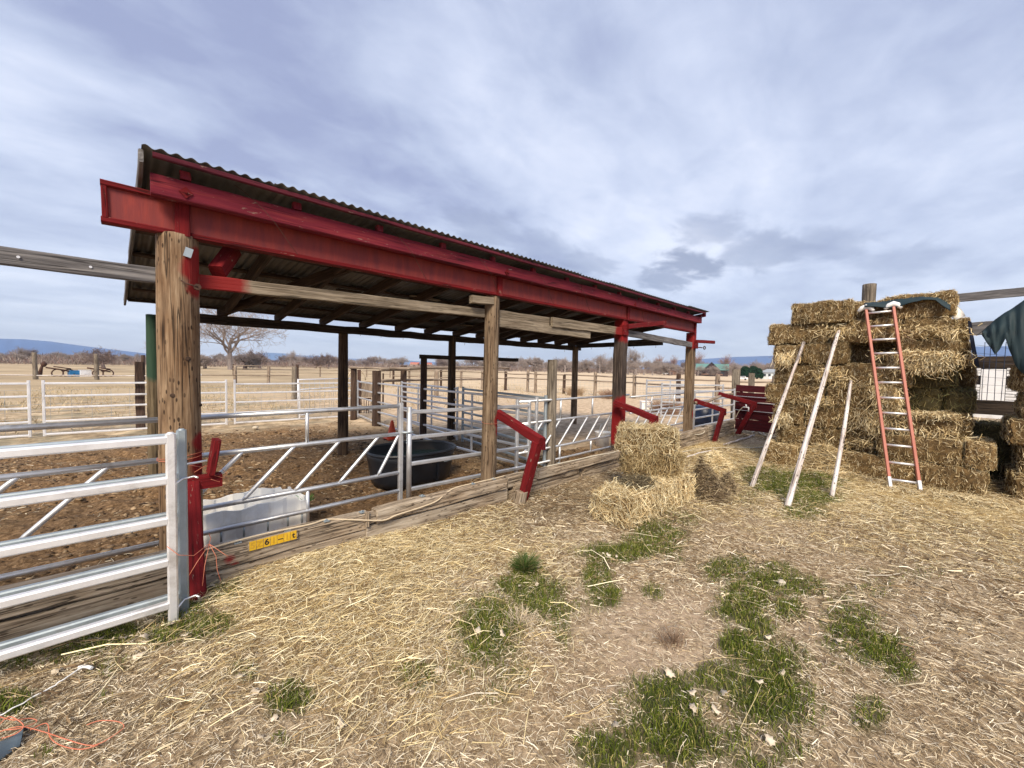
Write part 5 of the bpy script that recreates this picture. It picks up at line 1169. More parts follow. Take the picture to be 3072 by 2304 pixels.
def heap(x, y, a, b_, h, n, cols, label, name='loose_hay', bodyc=(.12, .085, .045), sw=.005, sl=(.06, .2), rot=0, z=0, c=None, kind='stuff'):
    c = c or on_z(x, y); th = np.linspace(0, 2*np.pi, 29)[:-1]; rr = np.linspace(0, 1, 9); V_ = []
    f = lambda q, t: h*(1-q**2)*(1+.55*mn.noise(Vector((q*math.cos(t)*2.1, q*math.sin(t)*2.1, x*.1))))
    for q in rr:
        for t in th: V_.append((c.x+a*q*math.cos(t)*math.cos(rot)-b_*q*math.sin(t)*math.sin(rot), c.y+a*q*math.cos(t)*math.sin(rot)+b_*q*math.sin(t)*math.cos(rot), z+max(0, f(q, t))-.012))
    Q_ = [(i*28+k, (i+1)*28+k, (i+1)*28+(k+1) % 28, i*28+(k+1) % 28) for i in range(8) for k in range(28)]
    q = np.sqrt(RNG.random(n))*1.15; t = RNG.uniform(0, 6.28, n); zz = np.array([max(0, f(min(q_, 1), t_)) for q_, t_ in zip(q, t)])
    C = np.stack([c.x+a*q*np.cos(t)*math.cos(rot)-b_*q*np.sin(t)*math.sin(rot), c.y+a*q*np.cos(t)*math.sin(rot)+b_*q*np.sin(t)*math.cos(rot), z+zz+.006+RNG.random(n)*.03], -1)
    D = RNG.normal(0, 1, (n, 3)); D[:, 2] *= .35; D /= np.linalg.norm(D, axis=1)[:, None]; Ln = RNG.uniform(*sl, n)
    cc = np.array(cols)[RNG.integers(0, len(cols), n)]*RNG.uniform(.7, 1.2, n)[:, None]
    Vm, Qm, Cm = merge([(np.array(V_), np.array(Q_), np.array(bodyc)*RNG.uniform(.7, 1.3, len(V_))[:, None]), strands(C, D, Ln, RNG.uniform(.6, 1.3, n)*sw, RNG.normal(0, 1, (n, 3))*Ln[:, None]*.12, cc)])
    return tag(link(name, np_mesh(name, Vm, Qm, Cm), M['straw'], None), label, name.replace('_', ' '), None, kind)
HD = [(.24, .18, .11), (.32, .25, .15), (.17, .12, .075), (.45, .36, .23), (.12, .085, .055)]
heap(2108, 1480, .20, .17, .40, 2200, HD, 'tall dark rotted hay heap right of the straw bales', sl=(.04, .12)); heap(2140, 1500, .24, .18, .24, 1800, HD, 'low dark hay in front of the rotted heap', sl=(.04, .12))
heap(2178, 1478, .15, .12, .20, 1000, HD, 'small dark clump of hay right of the rotted heap', sl=(.04, .12)); heap(2140, 1405, .40, .22, .20, 1800, HAYG, 'golden loose straw heaped behind the dark hay')
heap(0, 0, .22, .15, .04, 1100, [(.16, .125, .075), (.11, .085, .05), (.24, .2, .13)], 'dark mouldy patch of hay on the lower left straw bale', c=Vector((4.12, 2.2, 0)), z=.30)
heap(2490, 1410, .50, .32, .34, 3600, HAYG+HAYC, 'heap of loose golden straw at the foot of the tall stack', rot=R(100), sl=(.08, .28)); heap(2590, 1420, .35, .25, .12, 1200, HAYG, 'thin spill of straw left of the ladder feet', rot=R(90))
heap(3010, 1475, .22, .55, .09, 1500, HAYC+HD, 'matted brown hay at the foot of the gap', sl=(.08, .26)); heap(2850, 1500, .3, .7, .04, 1200, HAYG, 'flat spill of golden straw right of the ladder')
# tufts pulled out of the stack
def tuftface(px, py, u, w, h, n, cols, label, down=.6):
    c = on_u(px, py, u); y_ = RNG.normal(0, w, n); z_ = RNG.normal(0, h, n); D = np.stack([-np.abs(RNG.normal(.5, .3, n)), RNG.normal(0, .5, n), -np.abs(RNG.normal(down, .4, n))], -1); D /= np.linalg.norm(D, axis=1)[:, None]
    Ln = RNG.uniform(.05, .16, n); C = np.stack([np.full(n, c.x)-RNG.random(n)*.06, c.y+y_, c.z+z_], -1)+D*Ln[:, None]*.4
    cc = np.array(cols)[RNG.integers(0, len(cols), n)]*RNG.uniform(.75, 1.2, n)[:, None]
    V_, Q_, C_ = strands(C, D, Ln, RNG.uniform(.6, 1.3, n)*.008, RNG.normal(0, .008, (n, 3)), cc); return tag(link('hay_tuft', np_mesh('tuft', V_, Q_, C_), M['straw'], None), label, 'loose hay', None, 'stuff')
tuftface(2780, 1085, 8.34, .16, .07, 1300, HAYG+HAYC, 'shaggy straw spilling over the hollow in the tall stack', .7)
tuftface(2755, 1062, 8.37, .20, .03, 500, HAYG, 'pale straw fringe above the hollow in the tall stack', .3)
tuftface(2660, 1185, 8.32, .10, .10, 700, HAYG+HAYC, 'frayed straw hanging behind the ladder at mid height', .8)
tuftface(2640, 1265, 8.30, .16, .09, 800, HAYG+HAYC, 'frayed straw left of the ladder below mid height', .8)
tuftface(2360, 1075, 8.34, .08, .05, 300, HAYG, 'pale frayed end of the bale at the left edge of the stack', .9)
tuftface(2350, 1255, 8.34, .07, .05, 300, HAYG, 'pale frayed bale end low on the left edge of the stack', .9)
tuftface(2760, 1240, 8.30, .24, .02, 500, HAYG, 'pale straw strewn on the ledge under the hollow', .15)
for (x, y) in ((2520, 990), (2480, 1120), (2560, 1150), (2450, 1200), (2800, 990), (2600, 1330), (2800, 1300)): tuftface(x, y, 8.36 if x < 2650 else 8.32, .2, .05, 200, HAYC, 'loose straw ends sticking out of the tall stack', .3)

# ---------------------------------------------------------------- ladder and leaning poles
t = thing('extension_ladder', 'orange fibreglass ladder leaning against the haystack', 'ladder', (7.75, .1, 0))
f0, f1 = on_z(2672, 1467), on_z(2762, 1480); t0, t1 = on_u(2598, 930, 8.33), on_u(2680, 922, 8.33)
up_ = ((t0-f0).normalized()); side = (f1-f0).normalized(); nr = side.cross(up_).normalized()
for a, c in ((f0, t0), (f1, t1)):
    board('side_rail', a, c, .032, .075, M['fibre'], t, jit=0, seg=1, ch=.004, upv=nr)
    board('shoe', a-(c-a).normalized()*.01, a+(c-a).normalized()*.17, .038, .082, M['alu'], t, jit=0, seg=1, ch=.004, upv=nr)
ry = [932.8, 940, 980, 1020, 1061, 1104, 1147, 1193, 1238, 1285, 1334, 1386, 1438]
for k in range(12):
    yy = 800+[310, 398, 487, 577, 672, 768, 868, 968, 1072, 1180, 1295, 1410][k]/2.2117
    f_ = None; lo, hi = 0., 1.
    def py(p): d = p-CAM; return 1152-FPX*d.dot(up)/d.dot(fwd)
    for _ in range(30):
        mid = (lo+hi)/2
        if py(f0.lerp(t0, mid)) > yy: lo = mid
        else: hi = mid
    a, c = f0.lerp(t0, lo), f1.lerp(t1, lo); pipe('rung', a+(c-a)*.02, c-(c-a)*.02, .017, M['alu'], t)
for c in (t0, t1):
    b = MB(); b.tube([c+Vector((-.02, .09, -.02)), c+Vector((0, .05, .03)), c+Vector((0, 0, .05)), c+Vector((0, -.05, .03)), c+Vector((-.02, -.09, -.02))], [.02, .038, .045, .038, .02], 10); b.build('end_pad', M['whitepl'], t)
for (a, c, r_, lb) in (((2255, 1463), on_u(2412, 1027, 8.33), .026, 'white pole leaning on the stack, leftmost of the three'), ((2362, 1520), on_u(2516, 993, 8.33), .029, 'longest white pole leaning on the stack, middle of the three'), ((2495, 1490), on_u(2553, 1142, 8.33), .024, 'shortest white pole leaning on the stack, nearest the ladder')):
    g_ = on_z(*a); tag(log('leaning_pole', g_, c, r_*1.15, r_*.85, M['stick'], None, n=12, jit=.10, bend=.012), lb, 'pole', 'white poles leaning on the stack')

# ---------------------------------------------------------------- tarpaulins and the frame behind the stack
def sheet_grid(name, rows, m, label, cat='tarpaulin', th=.006, sub=3):
    rows = [[Vector(p) for p in r_] for r_ in rows]; nr_, nc = len(rows), len(rows[0]); g_ = []
    for i in range((nr_-1)*sub+1):
        r0 = min(i//sub, nr_-2); fi = i/sub-r0; line = []
        for j in range((nc-1)*sub+1):
            c0 = min(j//sub, nc-2); fj = j/sub-c0
            p = (rows[r0][c0]*(1-fj)+rows[r0][c0+1]*fj)*(1-fi)+(rows[r0+1][c0]*(1-fj)+rows[r0+1][c0+1]*fj)*fi
            p = p+Vector((-.035, 0, .02))*mn.noise(p*6)+Vector((-.02, 0, 0))*mn.noise(p*17); line.append(p)
        g_.append(line)
    H__, W__ = len(g_), len(g_[0]); vs = [tuple(p) for l in g_ for p in l]+[tuple(p+Vector((th, 0, -th))) for l in g_ for p in l]; fs = []; n_ = H__*W__
    for i in range(H__-1):
        for j in range(W__-1): a = i*W__+j; fs += [(a, a+1, a+W__+1, a+W__), (n_+a, n_+a+W__, n_+a+W__+1, n_+a+1)]
    for i in range(H__-1):
        for j in (0, W__-1): a = i*W__+j; fs.append((a, a+W__, n_+a+W__, n_+a))
    for j in range(W__-1):
        for i in (0, H__-1): a = i*W__+j; fs.append((a, a+1, n_+a+1, n_+a))
    b = MB(); b.add(vs, fs, True); return tag(b.build(name, M[m], None), label, cat)
Z = lambda zx, zy, u: on_u(2250+zx/2.2117, 800+zy/2.2117, u)
cols_ = [(760, 235, 268), (850, 232, 268), (950, 215, 268), (1050, 197, 245), (1150, 188, 222), (1230, 195, 225), (1290, 206, 270), (1330, 230, 300)]
sheet_grid('tarpaulin', [[Z(x, t_+6, 8.9)+Vector((.5, 0, .0)) for x, t_, b2 in cols_], [Z(x, t_, 8.45) for x, t_, b2 in cols_], [Z(x, (t_+b2)/2, 8.32) for x, t_, b2 in cols_], [Z(x, b2, 8.28) for x, t_, b2 in cols_]], 'tarp', 'dark green tarp crumpled over the top of the tall stack')
cols_ = [(1540, 425, 450), (1570, 400, 500), (1605, 372, 545), (1625, 352, 583), (1660, 330, 545), (1695, 305, 475), (1725, 285, 560), (1760, 262, 640), (1800, 235, 700), (1850, 200, 740), (2000, 170, 760), (2250, 150, 740)]
sheet_grid('tarpaulin', [[Z(x, t_-4, 8.35)+Vector((.9, 0, -.02)) for x, t_, b2 in cols_], [Z(x, t_, 8.28) for x, t_, b2 in cols_], [Z(x, t_*.6+b2*.4, 8.16+.05*(i % 2)) for i, (x, t_, b2) in enumerate(cols_)], [Z(x, b2, 8.20-.05*(i % 2)) for i, (x, t_, b2) in enumerate(cols_)]], 'tarp', 'large dark green tarp hanging over the right-hand stack')
sheet_grid('tarpaulin', [[Z(1445, 355, 8.5), Z(1470, 365, 8.5)], [Z(1460, 480, 8.5), Z(1490, 500, 8.5)], [Z(1480, 600, 8.5), Z(1512, 610, 8.5)], [Z(1500, 660, 8.5), Z(1522, 668, 8.5)]], 'darktarp', 'narrow navy strip of tarp hanging in the gap between the stacks', sub=2)
sheet_grid('tarpaulin', [[Z(1345, 240, 8.6), Z(1400, 290, 8.6)], [Z(1335, 280, 8.55), Z(1430, 330, 8.55)], [Z(1315, 310, 8.5), Z(1368, 345, 8.5)]], 'whitepl', 'scrap of white sheeting at the right end of the stack top', sub=2)
sheet_grid('tarpaulin', [[Z(318, 330, 8.75), Z(340, 320, 8.75)], [Z(300, 365, 8.72), Z(345, 360, 8.72)], [Z(285, 388, 8.7), Z(345, 385, 8.7)]], 'tarp', 'corner of tarp peeping out behind the top left bale', sub=2)
c0 = Z(793, 118, 9.95); tag(log('frame_post', (9.95, c0.y, 0), (9.95, c0.y, c0.z), .105, .10, M['greypost'], None), 'round grey post rising behind the tall stack', 'post')
a, c = Z(1270, 222, 9.9), Z(1818, 168, 9.9); c = a+(c-a)*1.6; tag(board('frame_plank', a-Vector((0, -.3, 0)), c, .05, .135, M['greybeam'], None), 'long grey plank behind the top of the haystacks', 'plank')
a, c = Z(1450, 415, 9.9), Z(1700, 400, 9.9); tag(board('frame_plank', a, a+(c-a)*2, .05, .21, M['greybeam'], None), 'second grey plank lower down between the two stacks', 'plank')
a = Z(1500, 636, 11.2); c = Z(1745, 632, 11.2); tag(board('yard_plank', a-(c-a), a+(c-a)*2.2, .05, .21, M['rearbeam'], None), 'black plank crossing above the white trailer in the gap', 'plank')
a = Z(1500, 930, 11.2); c = Z(1705, 940, 11.2); tag(board('yard_plank', a-(c-a), a+(c-a)*2.2, .05, .26, M['rearbeam'], None), 'black plank crossing below the white trailer in the gap', 'plank')
b = MB()
for k in range(7): b.tube([Z(1500, 520+k*52, 11), Z(1745, 545+k*50, 11)], .003, 4, False)
for x, e in ((1560, -25), (1600, -30), (1640, -20), (1700, -35)): b.tube([Z(x, 500, 11), Z(x+e, 890, 11)], .006, 4, False)
tag(b.build('wire_fence', M['darktarp'], None), 'slack dark wires strung across the gap before the trailer', 'wire fence')

# ---------------------------------------------------------------- white stock trailer behind the stacks
t = thing('livestock_trailer', 'white slatted livestock trailer seen through the gap between the stacks', 'trailer', (14.5, -1, 0)); U_ = 14.2
e0 = Z(1470, 690, U_); e1 = Z(1760, 1000, U_); yl, yr = e0.y+.5, e1.y-1.4; z1_, z0_ = Z(1600, 672, U_).z, Z(1600, 1005, U_).z
def bx(name, c, d, m): b = MB(); b.box(c, d); return b.build(name, M[m], t)
bx('wall', (U_+1.2, (yl+yr)/2, (z0_+z1_)/2), (2.3, yl-yr, z1_-z0_-.02), 'dark'); bx('roof', (U_+1.2, (yl+yr)/2, z1_+.03), (2.4, yl-yr+.04, .05), 'whitepaint')
dc = Z(1610, 800, U_); bx('door', (U_+.02, dc.y, (z0_+z1_)/2+.15), (.04, .36, z1_-z0_-.35), 'whitepaint')
for k in range(15):
    z = z0_+.20+(z1_-z0_-.22)*k/14
    if 9 <= k <= 11: continue
    for (ya, yb) in ((yl, dc.y+.19), (dc.y-.19, yr)): bx('slat', (U_+.015, (ya+yb)/2, z), (.03, ya-yb, .055), 'whitepaint')
for y_ in (dc.y+.30, dc.y-.30): bx('mullion', (U_+.005, y_, z0_+.17+(z1_-z0_)*.66), (.05, .07, .30), 'whitepaint')
bx('bumper', (U_-.03, (yl+yr)/2, z0_+.04), (.06, yl-yr, .08), 'whitepaint')
for y_ in (yl-.5, yr+.5):
    b = MB(); b.tube([(U_+1.2, y_-.12, .36), (U_+1.2, y_+.12, .36)], .36, 24); b.build('wheel', M['blackpl'], t)
# ---------------------------------------------------------------- trees
def grow(seed, H, spread, trunk_r, nl, kids, twig_r, lean=0, fork=.28, up=.25, curl=.25, droop=0, maxn=9000, mult=None):
    r_ = random.Random(seed); T_ = MB(); Cw = MB(); cnt = [0]
    def br(p, d, Ln, rad, lvl):
        if cnt[0] > maxn: return
        cnt[0] += 1
        n_ = 5 if lvl < 2 else (4 if lvl == 2 else 2); pts = [p.copy()]; dd = d.copy(); q = p.copy()
        for i in range(n_):
            dd = (dd+Vector((r_.gauss(0, curl), r_.gauss(0, curl), r_.gauss(0, curl)+(.06 if lvl < 3 else -droop)))*.45).normalized(); q = q+dd*(Ln/n_); pts.append(q.copy())
        r1 = max(rad*.5, twig_r*.6); rads = [rad+(r1-rad)*i/n_ for i in range(n_+1)]
        (T_ if lvl < 3 else Cw).tube(pts, rads, 7 if lvl == 0 else (5 if lvl < 3 else 3), False)
        if lvl >= nl: return
        k = kids[min(lvl, len(kids)-1)]
        for i in range(k):
            f = (.45 if lvl == 0 else .25)+(.75 if lvl else .55)*(i+r_.random())/k; f = min(f, 1); x = f*n_; j = min(int(x), n_-1); pp = pts[j].lerp(pts[j+1], x-j)
            base = (pts[j+1]-pts[j]).normalized(); a = base.orthogonal().normalized(); a.rotate(Matrix.Rotation(r_.uniform(0, 2*math.pi), 3, base))
            nd = (base*(1-spread*.55)+a*spread*r_.uniform(.7, 1.3)+Vector((0, 0, up))).normalized()
            br(pp, nd, Ln*r_.uniform(.5, .82)*(1 if lvl else 1.25), max(rads[j]*r_.uniform(.45, .7), twig_r), lvl+1)
    br(Vector((0, 0, -.1)), Vector((lean, 0, 1)).normalized(), H*fork, trunk_r, 0)
    return T_, Cw
def norm(T_, Cw, H):
    zs = sorted(v[2] for v in Cw.v) or [1]; k = H/zs[int(len(zs)*.995)]
    for b in (T_, Cw): b.v = [(x*k, y*k, z*k) for x, y, z in b.v]
def tree_thing(label, mesh_pair, loc, rz_, sc, mats, group=None, name='bare_tree'):
    o = bpy.data.objects.new(name, None); COL.objects.link(o); o.location = loc; o.rotation_euler = (0, 0, rz_); o.scale = (sc[0], sc[0], sc[1]); tag(o, label, 'tree', group)
    for nm, me in zip(('trunk', 'crown'), mesh_pair):
        c = bpy.data.objects.new(nm, me); COL.objects.link(c); c.parent = o
    return o
def proto(seed, H, mb, mt, **k):
    T_, Cw = grow(seed, H, **k); norm(T_, Cw, H); a = T_.mesh('trunk'); b = Cw.mesh('crown'); a.materials.append(M[mb]); b.materials.append(M[mt]); return a, b
PR = [proto(1, 10, 'bark', 'twig', spread=.75, trunk_r=.28, nl=5, kids=[6, 5, 5, 4, 2], twig_r=.015, fork=.24, maxn=20000),
      proto(2, 8, 'bark2', 'twig2', spread=.9, trunk_r=.22, nl=5, kids=[7, 5, 4, 4, 2], twig_r=.017, fork=.16, maxn=20000),
      proto(3, 11, 'bark', 'twig3', spread=.5, trunk_r=.25, nl=5, kids=[7, 5, 4, 4, 2], twig_r=.017, fork=.28, up=.4, maxn=20000),
      proto(4, 7, 'bark2', 'twig', spread=.95, trunk_r=.2, nl=5, kids=[7, 6, 5, 4, 2], twig_r=.018, fork=.13, droop=.1, maxn=20000),
      proto(5, 9, 'bark2', 'twig2', spread=.7, trunk_r=.24, nl=5, kids=[5, 5, 5, 4, 2], twig_r=.017, fork=.2, maxn=20000)]
def pxtree(x, dist, hpx, pr, label, wide=1.0, group=None, name='bare_tree', rz_=None, z=0):
    c = at_dist(x, dist, z); dfw = Vector((c.x, c.y, 0)).dot(Vector((math.cos(YAW), math.sin(YAW), 0))); Hm = hpx/FPX*dfw; H0 = [10, 8, 11, 7, 9][PR.index(pr)] if pr in PR else 1
    return tree_thing(label, pr, c, random.uniform(0, 6.28) if rz_ is None else rz_, (Hm/H0*wide, Hm/H0), None, group, name)
# the big cottonwood
BT = proto(22, 12, 'bark', 'twig', spread=.75, trunk_r=.115, nl=5, kids=[7, 5, 4, 4, 3], twig_r=.0062, fork=.13, up=.22, curl=.24, maxn=20000)
c = at_dist(692, 105); o = tree_thing('great bare cottonwood spreading its boughs left of centre beyond the paddock', BT, c, 2.2, (1.25, 1.18), None)
T1 = 'trees standing out of the tree line'
for (x, d, h, k, w, lb) in ((312, 104, 62, 1, 1.15, 'round reddish bare tree leaning in the field left of the thick pole'), (480, 170, 88, 0, .9, 'tall thin bare tree just left of the green post'), (60, 260, 46, 0, 1.0, 'small bare tree at the far left below the blue ridge'), (92, 262, 42, 4, 1.1, 'second small bare tree at the far left below the blue ridge'),
      (615, 120, 40, 3, 1.3, 'low pale bare tree left of the cottonwood'), (735, 112, 48, 3, 1.4, 'drooping pale bare tree right of the cottonwood'), (780, 135, 55, 1, 1.2, 'dense bare tree right of the cottonwood'), (945, 165, 42, 1, 1.3, 'dark low bare tree under the hazy plateau'), (985, 165, 46, 4, 1.0, 'dark bare tree left of the first rear post'),
      (885, 190, 50, 0, .9, 'pale tall bare tree beyond the middle of the paddock'), (1905, 170, 78, 0, .85, 'dead bare tree with twisted limbs right of the dark third post'), (1980, 210, 58, 2, .8, 'slim bare tree left of the last brown post'), (2022, 230, 56, 2, .7, 'pinkish bare tree above the small brown barn'), (2100, 185, 70, 2, .9, 'pinkish bare tree just right of the last brown post'),
      (2182, 165, 66, 2, .95, 'reddish bare tree between the green-roofed house and the evergreens'), (2250, 150, 50, 0, 1.2, 'pale bare tree behind the evergreens'), (1696, 160, 46, 0, 1.1, 'pale bare tree right of the thick grey post'), (1800, 170, 58, 0, 1.2, 'tall pale bare tree left of the dark third post'), (1840, 175, 52, 0, 1.0, 'pale bare tree half hidden by the dark third post'), (1330, 210, 34, 1, 1.2, 'greenish grey tree behind the header frame'), (2320, 180, 52, 1, .9, 'dark bare tree at the edge of the haystack')):
    pxtree(x, d, h, PR[k], lb, w, T1)
random.seed(21)
x = -160
while x < 2420:
    d = random.uniform(190, 330); lo = x < 1150
    hp = random.uniform(20, 34) if lo else random.uniform(24, 40); sec = 'left' if x < 440 else ('middle' if x < 1400 else 'right')
    if not (1210 < x < 1300): pxtree(x, d, hp, PR[random.choice([1, 3, 4, 0] if lo else [0, 0, 3, 4])], f'bare tree in the {sec} part of the distant tree line', random.uniform(1.0, 1.5), f'distant tree line, {sec} part')
    x += random.uniform(11, 22)
x = 1500
while x < 2400:
    pxtree(x, random.uniform(150, 200), random.uniform(28, 44), PR[random.choice([0, 0, 3])], 'pale bare tree in the nearer row of trees on the right', random.uniform(1.0, 1.4), 'nearer row of pale trees on the right'); x += random.uniform(18, 34)
# brush that reads as one mass under the trees
rg = np.random.default_rng(5); N = 60000; xx = rg.uniform(-250, 2500, N); dd = rg.uniform(170, 340, N)
hd = np.array([math.atan2(ray(q, 1110).y, ray(q, 1110).x) for q in np.linspace(-250, 2500, 300)]); ang = np.interp(xx, np.linspace(-250, 2500, 300), hd)
hh = dd/1180*(8+20*fbm(xx, dd*.3, .03, 12))*rg.uniform(.4, 1.0, N); D = np.stack([rg.normal(0, .45, N), rg.normal(0, .45, N), np.ones(N)], -1); D /= np.linalg.norm(D, axis=1)[:, None]
C = np.stack([np.cos(ang)*dd, np.sin(ang)*dd, rg.random(N)*hh*.5], -1)+D*hh[:, None]*.25; cols = np.array([(.22, .165, .15), (.30, .24, .21), (.16, .12, .11), (.34, .29, .25), (.24, .15, .13)])
V_, Q_, C_ = strands(C, D, hh*.6, dd*.00055, rg.normal(0, .12, (N, 3)), cols[rg.integers(0, 5, N)])
tag(link('brush', np_mesh('brush', V_, Q_, C_), M['straw'], None), 'grey-brown brush massed under the distant tree line', 'brush', None, 'stuff')
# evergreens
def evergreen(x, dist, wpx, hpx, label, seed):
    c = at_dist(x, dist); d = dist*.75; w = wpx/FPX*d/2; h = hpx/FPX*d; r_ = random.Random(seed); t = thing('evergreen_tree', label, 'tree', c, group='round evergreens right of the log house')
    N = 9000; rg_ = np.random.default_rng(seed); th = rg_.uniform(0, 6.28, N); ph = rg_.uniform(-.2, 1, N); q = rg_.random(N)**.33
    P_ = np.stack([np.cos(th)*np.sqrt(np.maximum(0, 1-ph**2))*q*w, np.sin(th)*np.sqrt(np.maximum(0, 1-ph**2))*q*w, (.25+ph*.75*q)*h], -1)
    lump = np.array([mn.noise(Vector((a/w*1.6, b_/w*1.6, z/h*3))+Vector((seed, 0, 0))) for a, b_, z in P_]); P_ = P_[lump > -.22]*(1+.16*lump[lump > -.22])[:, None]; n = len(P_)
    D = rg_.normal(0, 1, (n, 3)); D /= np.linalg.norm(D, axis=1)[:, None]; V_, Q_, C_ = strands(P_, D, np.full(n, .35), np.full(n, .16), rg_.normal(0, .03, (n, 3)), np.array([(.012, .04, .02)])*rg_.uniform(.5, 2.0, n)[:, None])
    local('crown', np_mesh('crown', V_, Q_, C_), M['straw'], t); b = MB(); b.tube([(0, 0, -.1), (0, 0, h*.5)], [.25, .15], 8); local('trunk', b.mesh('trunk'), M['bark2'], t)
evergreen(2236, 122, 44, 40, 'dark round evergreen, left one of the three', 1); evergreen(2262, 130, 34, 40, 'dark evergreen, middle one of the three', 2); evergreen(2272, 118, 36, 36, 'dark round evergreen, right one of the three', 3)
# ---------------------------------------------------------------- far buildings
M['darkroof'] = plain('dark_gable_roof', (.05, .055, .06), (.08, .085, .09), .8, 0, 3); M['logwall'] = plain('brown_log_wall', (.035, .024, .028), (.07, .048, .05), .9, 0, 3, stretch=(1, 1, 8)); M['greenroof'] = plain('green_metal_roof', (.10, .22, .20), (.14, .27, .25), .5, .1, 2)
M['glass'] = plain('window_glass', (.03, .04, .05), (.05, .06, .08), .1); M['redroof'] = plain('terracotta_roof', (.34, .09, .06), (.45, .15, .10), .8, 0, 3); M['stucco'] = plain('pale_stucco', (.5, .42, .36), (.58, .5, .44), .9, 0, 3)
M['palewall'] = plain('pale_blue_siding', (.52, .58, .62), (.6, .65, .68), .7, 0, 3); M['greyroof'] = plain('grey_shingles', (.24, .27, .30), (.32, .35, .38), .9, 0, 4); M['brownwall'] = plain('brown_shed_wall', (.14, .08, .06), (.2, .12, .09), .9, 0, 3)
def gable(b, x0, x1, y0, y1, z0, z1, along='x', ov=.3):
    if along == 'x': ym = (y0+y1)/2; vs = [(x0-ov, y0-ov, z0), (x1+ov, y0-ov, z0), (x1+ov, ym, z1), (x0-ov, ym, z1), (x0-ov, y1+ov, z0), (x1+ov, y1+ov, z0)]
    else: xm = (x0+x1)/2; vs = [(x0-ov, y0-ov, z0), (x0-ov, y1+ov, z0), (xm, y1+ov, z1), (xm, y0-ov, z1), (x1+ov, y0-ov, z0), (x1+ov, y1+ov, z0)]
    th = .12; n = len(vs); vs2 = [(a, c_, z-th) for a, c_, z in vs]; fs = [(0, 1, 2, 3), (3, 2, 5, 4), (n, n+3, n+2, n+1), (n+3, n+4, n+5, n+2), (0, 3, n+3, n), (3, 4, n+4, n+3), (1, n+1, n+2, 2), (2, n+2, n+5, 5), (0, n, n+1, 1), (4, 5, n+5, n+4)]
    b.add(vs+vs2, fs)
def wallg(b, x0, x1, y0, y1, zt, zr, along='x'):
    b.box(((x0+x1)/2, (y0+y1)/2, zt/2), (x1-x0, y1-y0, zt))
    if along == 'x':
        ym = (y0+y1)/2
        for x in (x0, x1): s_ = -.02 if x == x0 else .02; b.add([(x, y0, zt), (x, y1, zt), (x, ym, zr-.15), (x-s_, y0, zt), (x-s_, y1, zt), (x-s_, ym, zr-.15)], [(0, 1, 2), (3, 5, 4)])
    else:
        xm = (x0+x1)/2
        for y in (y0, y1): s_ = -.02 if y == y0 else .02; b.add([(x0, y, zt), (x1, y, zt), (xm, y, zr-.15), (x0, y-s_, zt), (x1, y-s_, zt), (xm, y-s_, zr-.15)], [(0, 2, 1), (3, 4, 5)])
def house(x, dist, label, name, parts, face=None, group=None):
    c = at_dist(x, dist); a = math.atan2(c.y, c.x)-math.pi/2 if face is None else face
    t = thing(name, label, 'house', c, a, group)
    for nm, mt, fn in parts:
        b = MB(); fn(b); local(nm, b.mesh(nm), M[mt], t)
    return t
def win(xs, z, y, w=.9, h=1.0):
    return [('window', 'glass', (lambda b, q=q: b.box((q, y, z), (w, .06, h)))) for q in xs]
# x across the view, -y toward the camera; sizes from the photo at the given distance
house(2136, 165, 'dark log house with green metal roof and a tall middle gable', 'log_house', [
    ('wall', 'logwall', lambda b: wallg(b, -5.2, 5.2, -2.5, 3, 2.3, 4.4, 'x')), ('roof', 'greenroof', lambda b: gable(b, -5.2, 5.2, -2.5, 3, 2.3, 4.6, 'x')),
    ('middle_gable', 'logwall', lambda b: wallg(b, -2.3, 1.9, -4, 1, 2.6, 5.1, 'y')), ('gable_roof', 'darkroof', lambda b: gable(b, -2.3, 1.9, -4, 1, 2.6, 5.2, 'y', .4)),
    ('gable_trim', 'logwall', lambda b: b.box((0, -4.1, 1.6), (.2, .1, 2.4))), ('porch_rail', 'brownwall', lambda b: b.box((0, -4.6, .7), (7, .1, .5)))]+win((-.9, .9), 2.6, -4.05, .7, .9)+win((-3.6, 3.4), 1.1, -2.56))
house(2312, 118, 'pale blue house with a grey hipped roof beside the haystack', 'pale_house', [('wall', 'palewall', lambda b: b.box((0, 2, .85), (4.2, 4, 1.7))), ('roof', 'greyroof', lambda b: b.add([(-2.4, -.3, 1.7), (2.4, -.3, 1.7), (2.4, 4.3, 1.7), (-2.4, 4.3, 1.7), (-.8, 2, 2.6), (.8, 2, 2.6)], [(0, 1, 5, 4), (1, 2, 5), (2, 3, 4, 5), (3, 0, 4), (0, 3, 2, 1)]))]+win((-1.2, -.2, .9), 1.05, -.04, .5, .6)+[('garage_door', 'whitepaint', lambda b: b.box((.1, -.05, .4), (.8, .06, .7)))])
house(1262, 250, 'wide house with terracotta roofs far behind the alley posts', 'red_roofed_house', [('wall', 'stucco', lambda b: b.box((0, 2, 1.5), (13, 6, 3))), ('roof', 'redroof', lambda b: (gable(b, -6, -1, -1, 4, 2.6, 4, 'x'), gable(b, -1.5, 2.5, -2, 3, 3, 4.6, 'y'), gable(b, 2, 6.5, -1, 4, 2.6, 4, 'x'))), ('garage', 'brownwall', lambda b: b.box((1.5, -1.2, 1), (4, .4, 1.8))), ('fence', 'whitepaint', lambda b: b.box((-5, -2, .7), (3.5, .2, 1.4)))]+win((-4, 4.5), 1.8, -1.05, 1.2, 1))
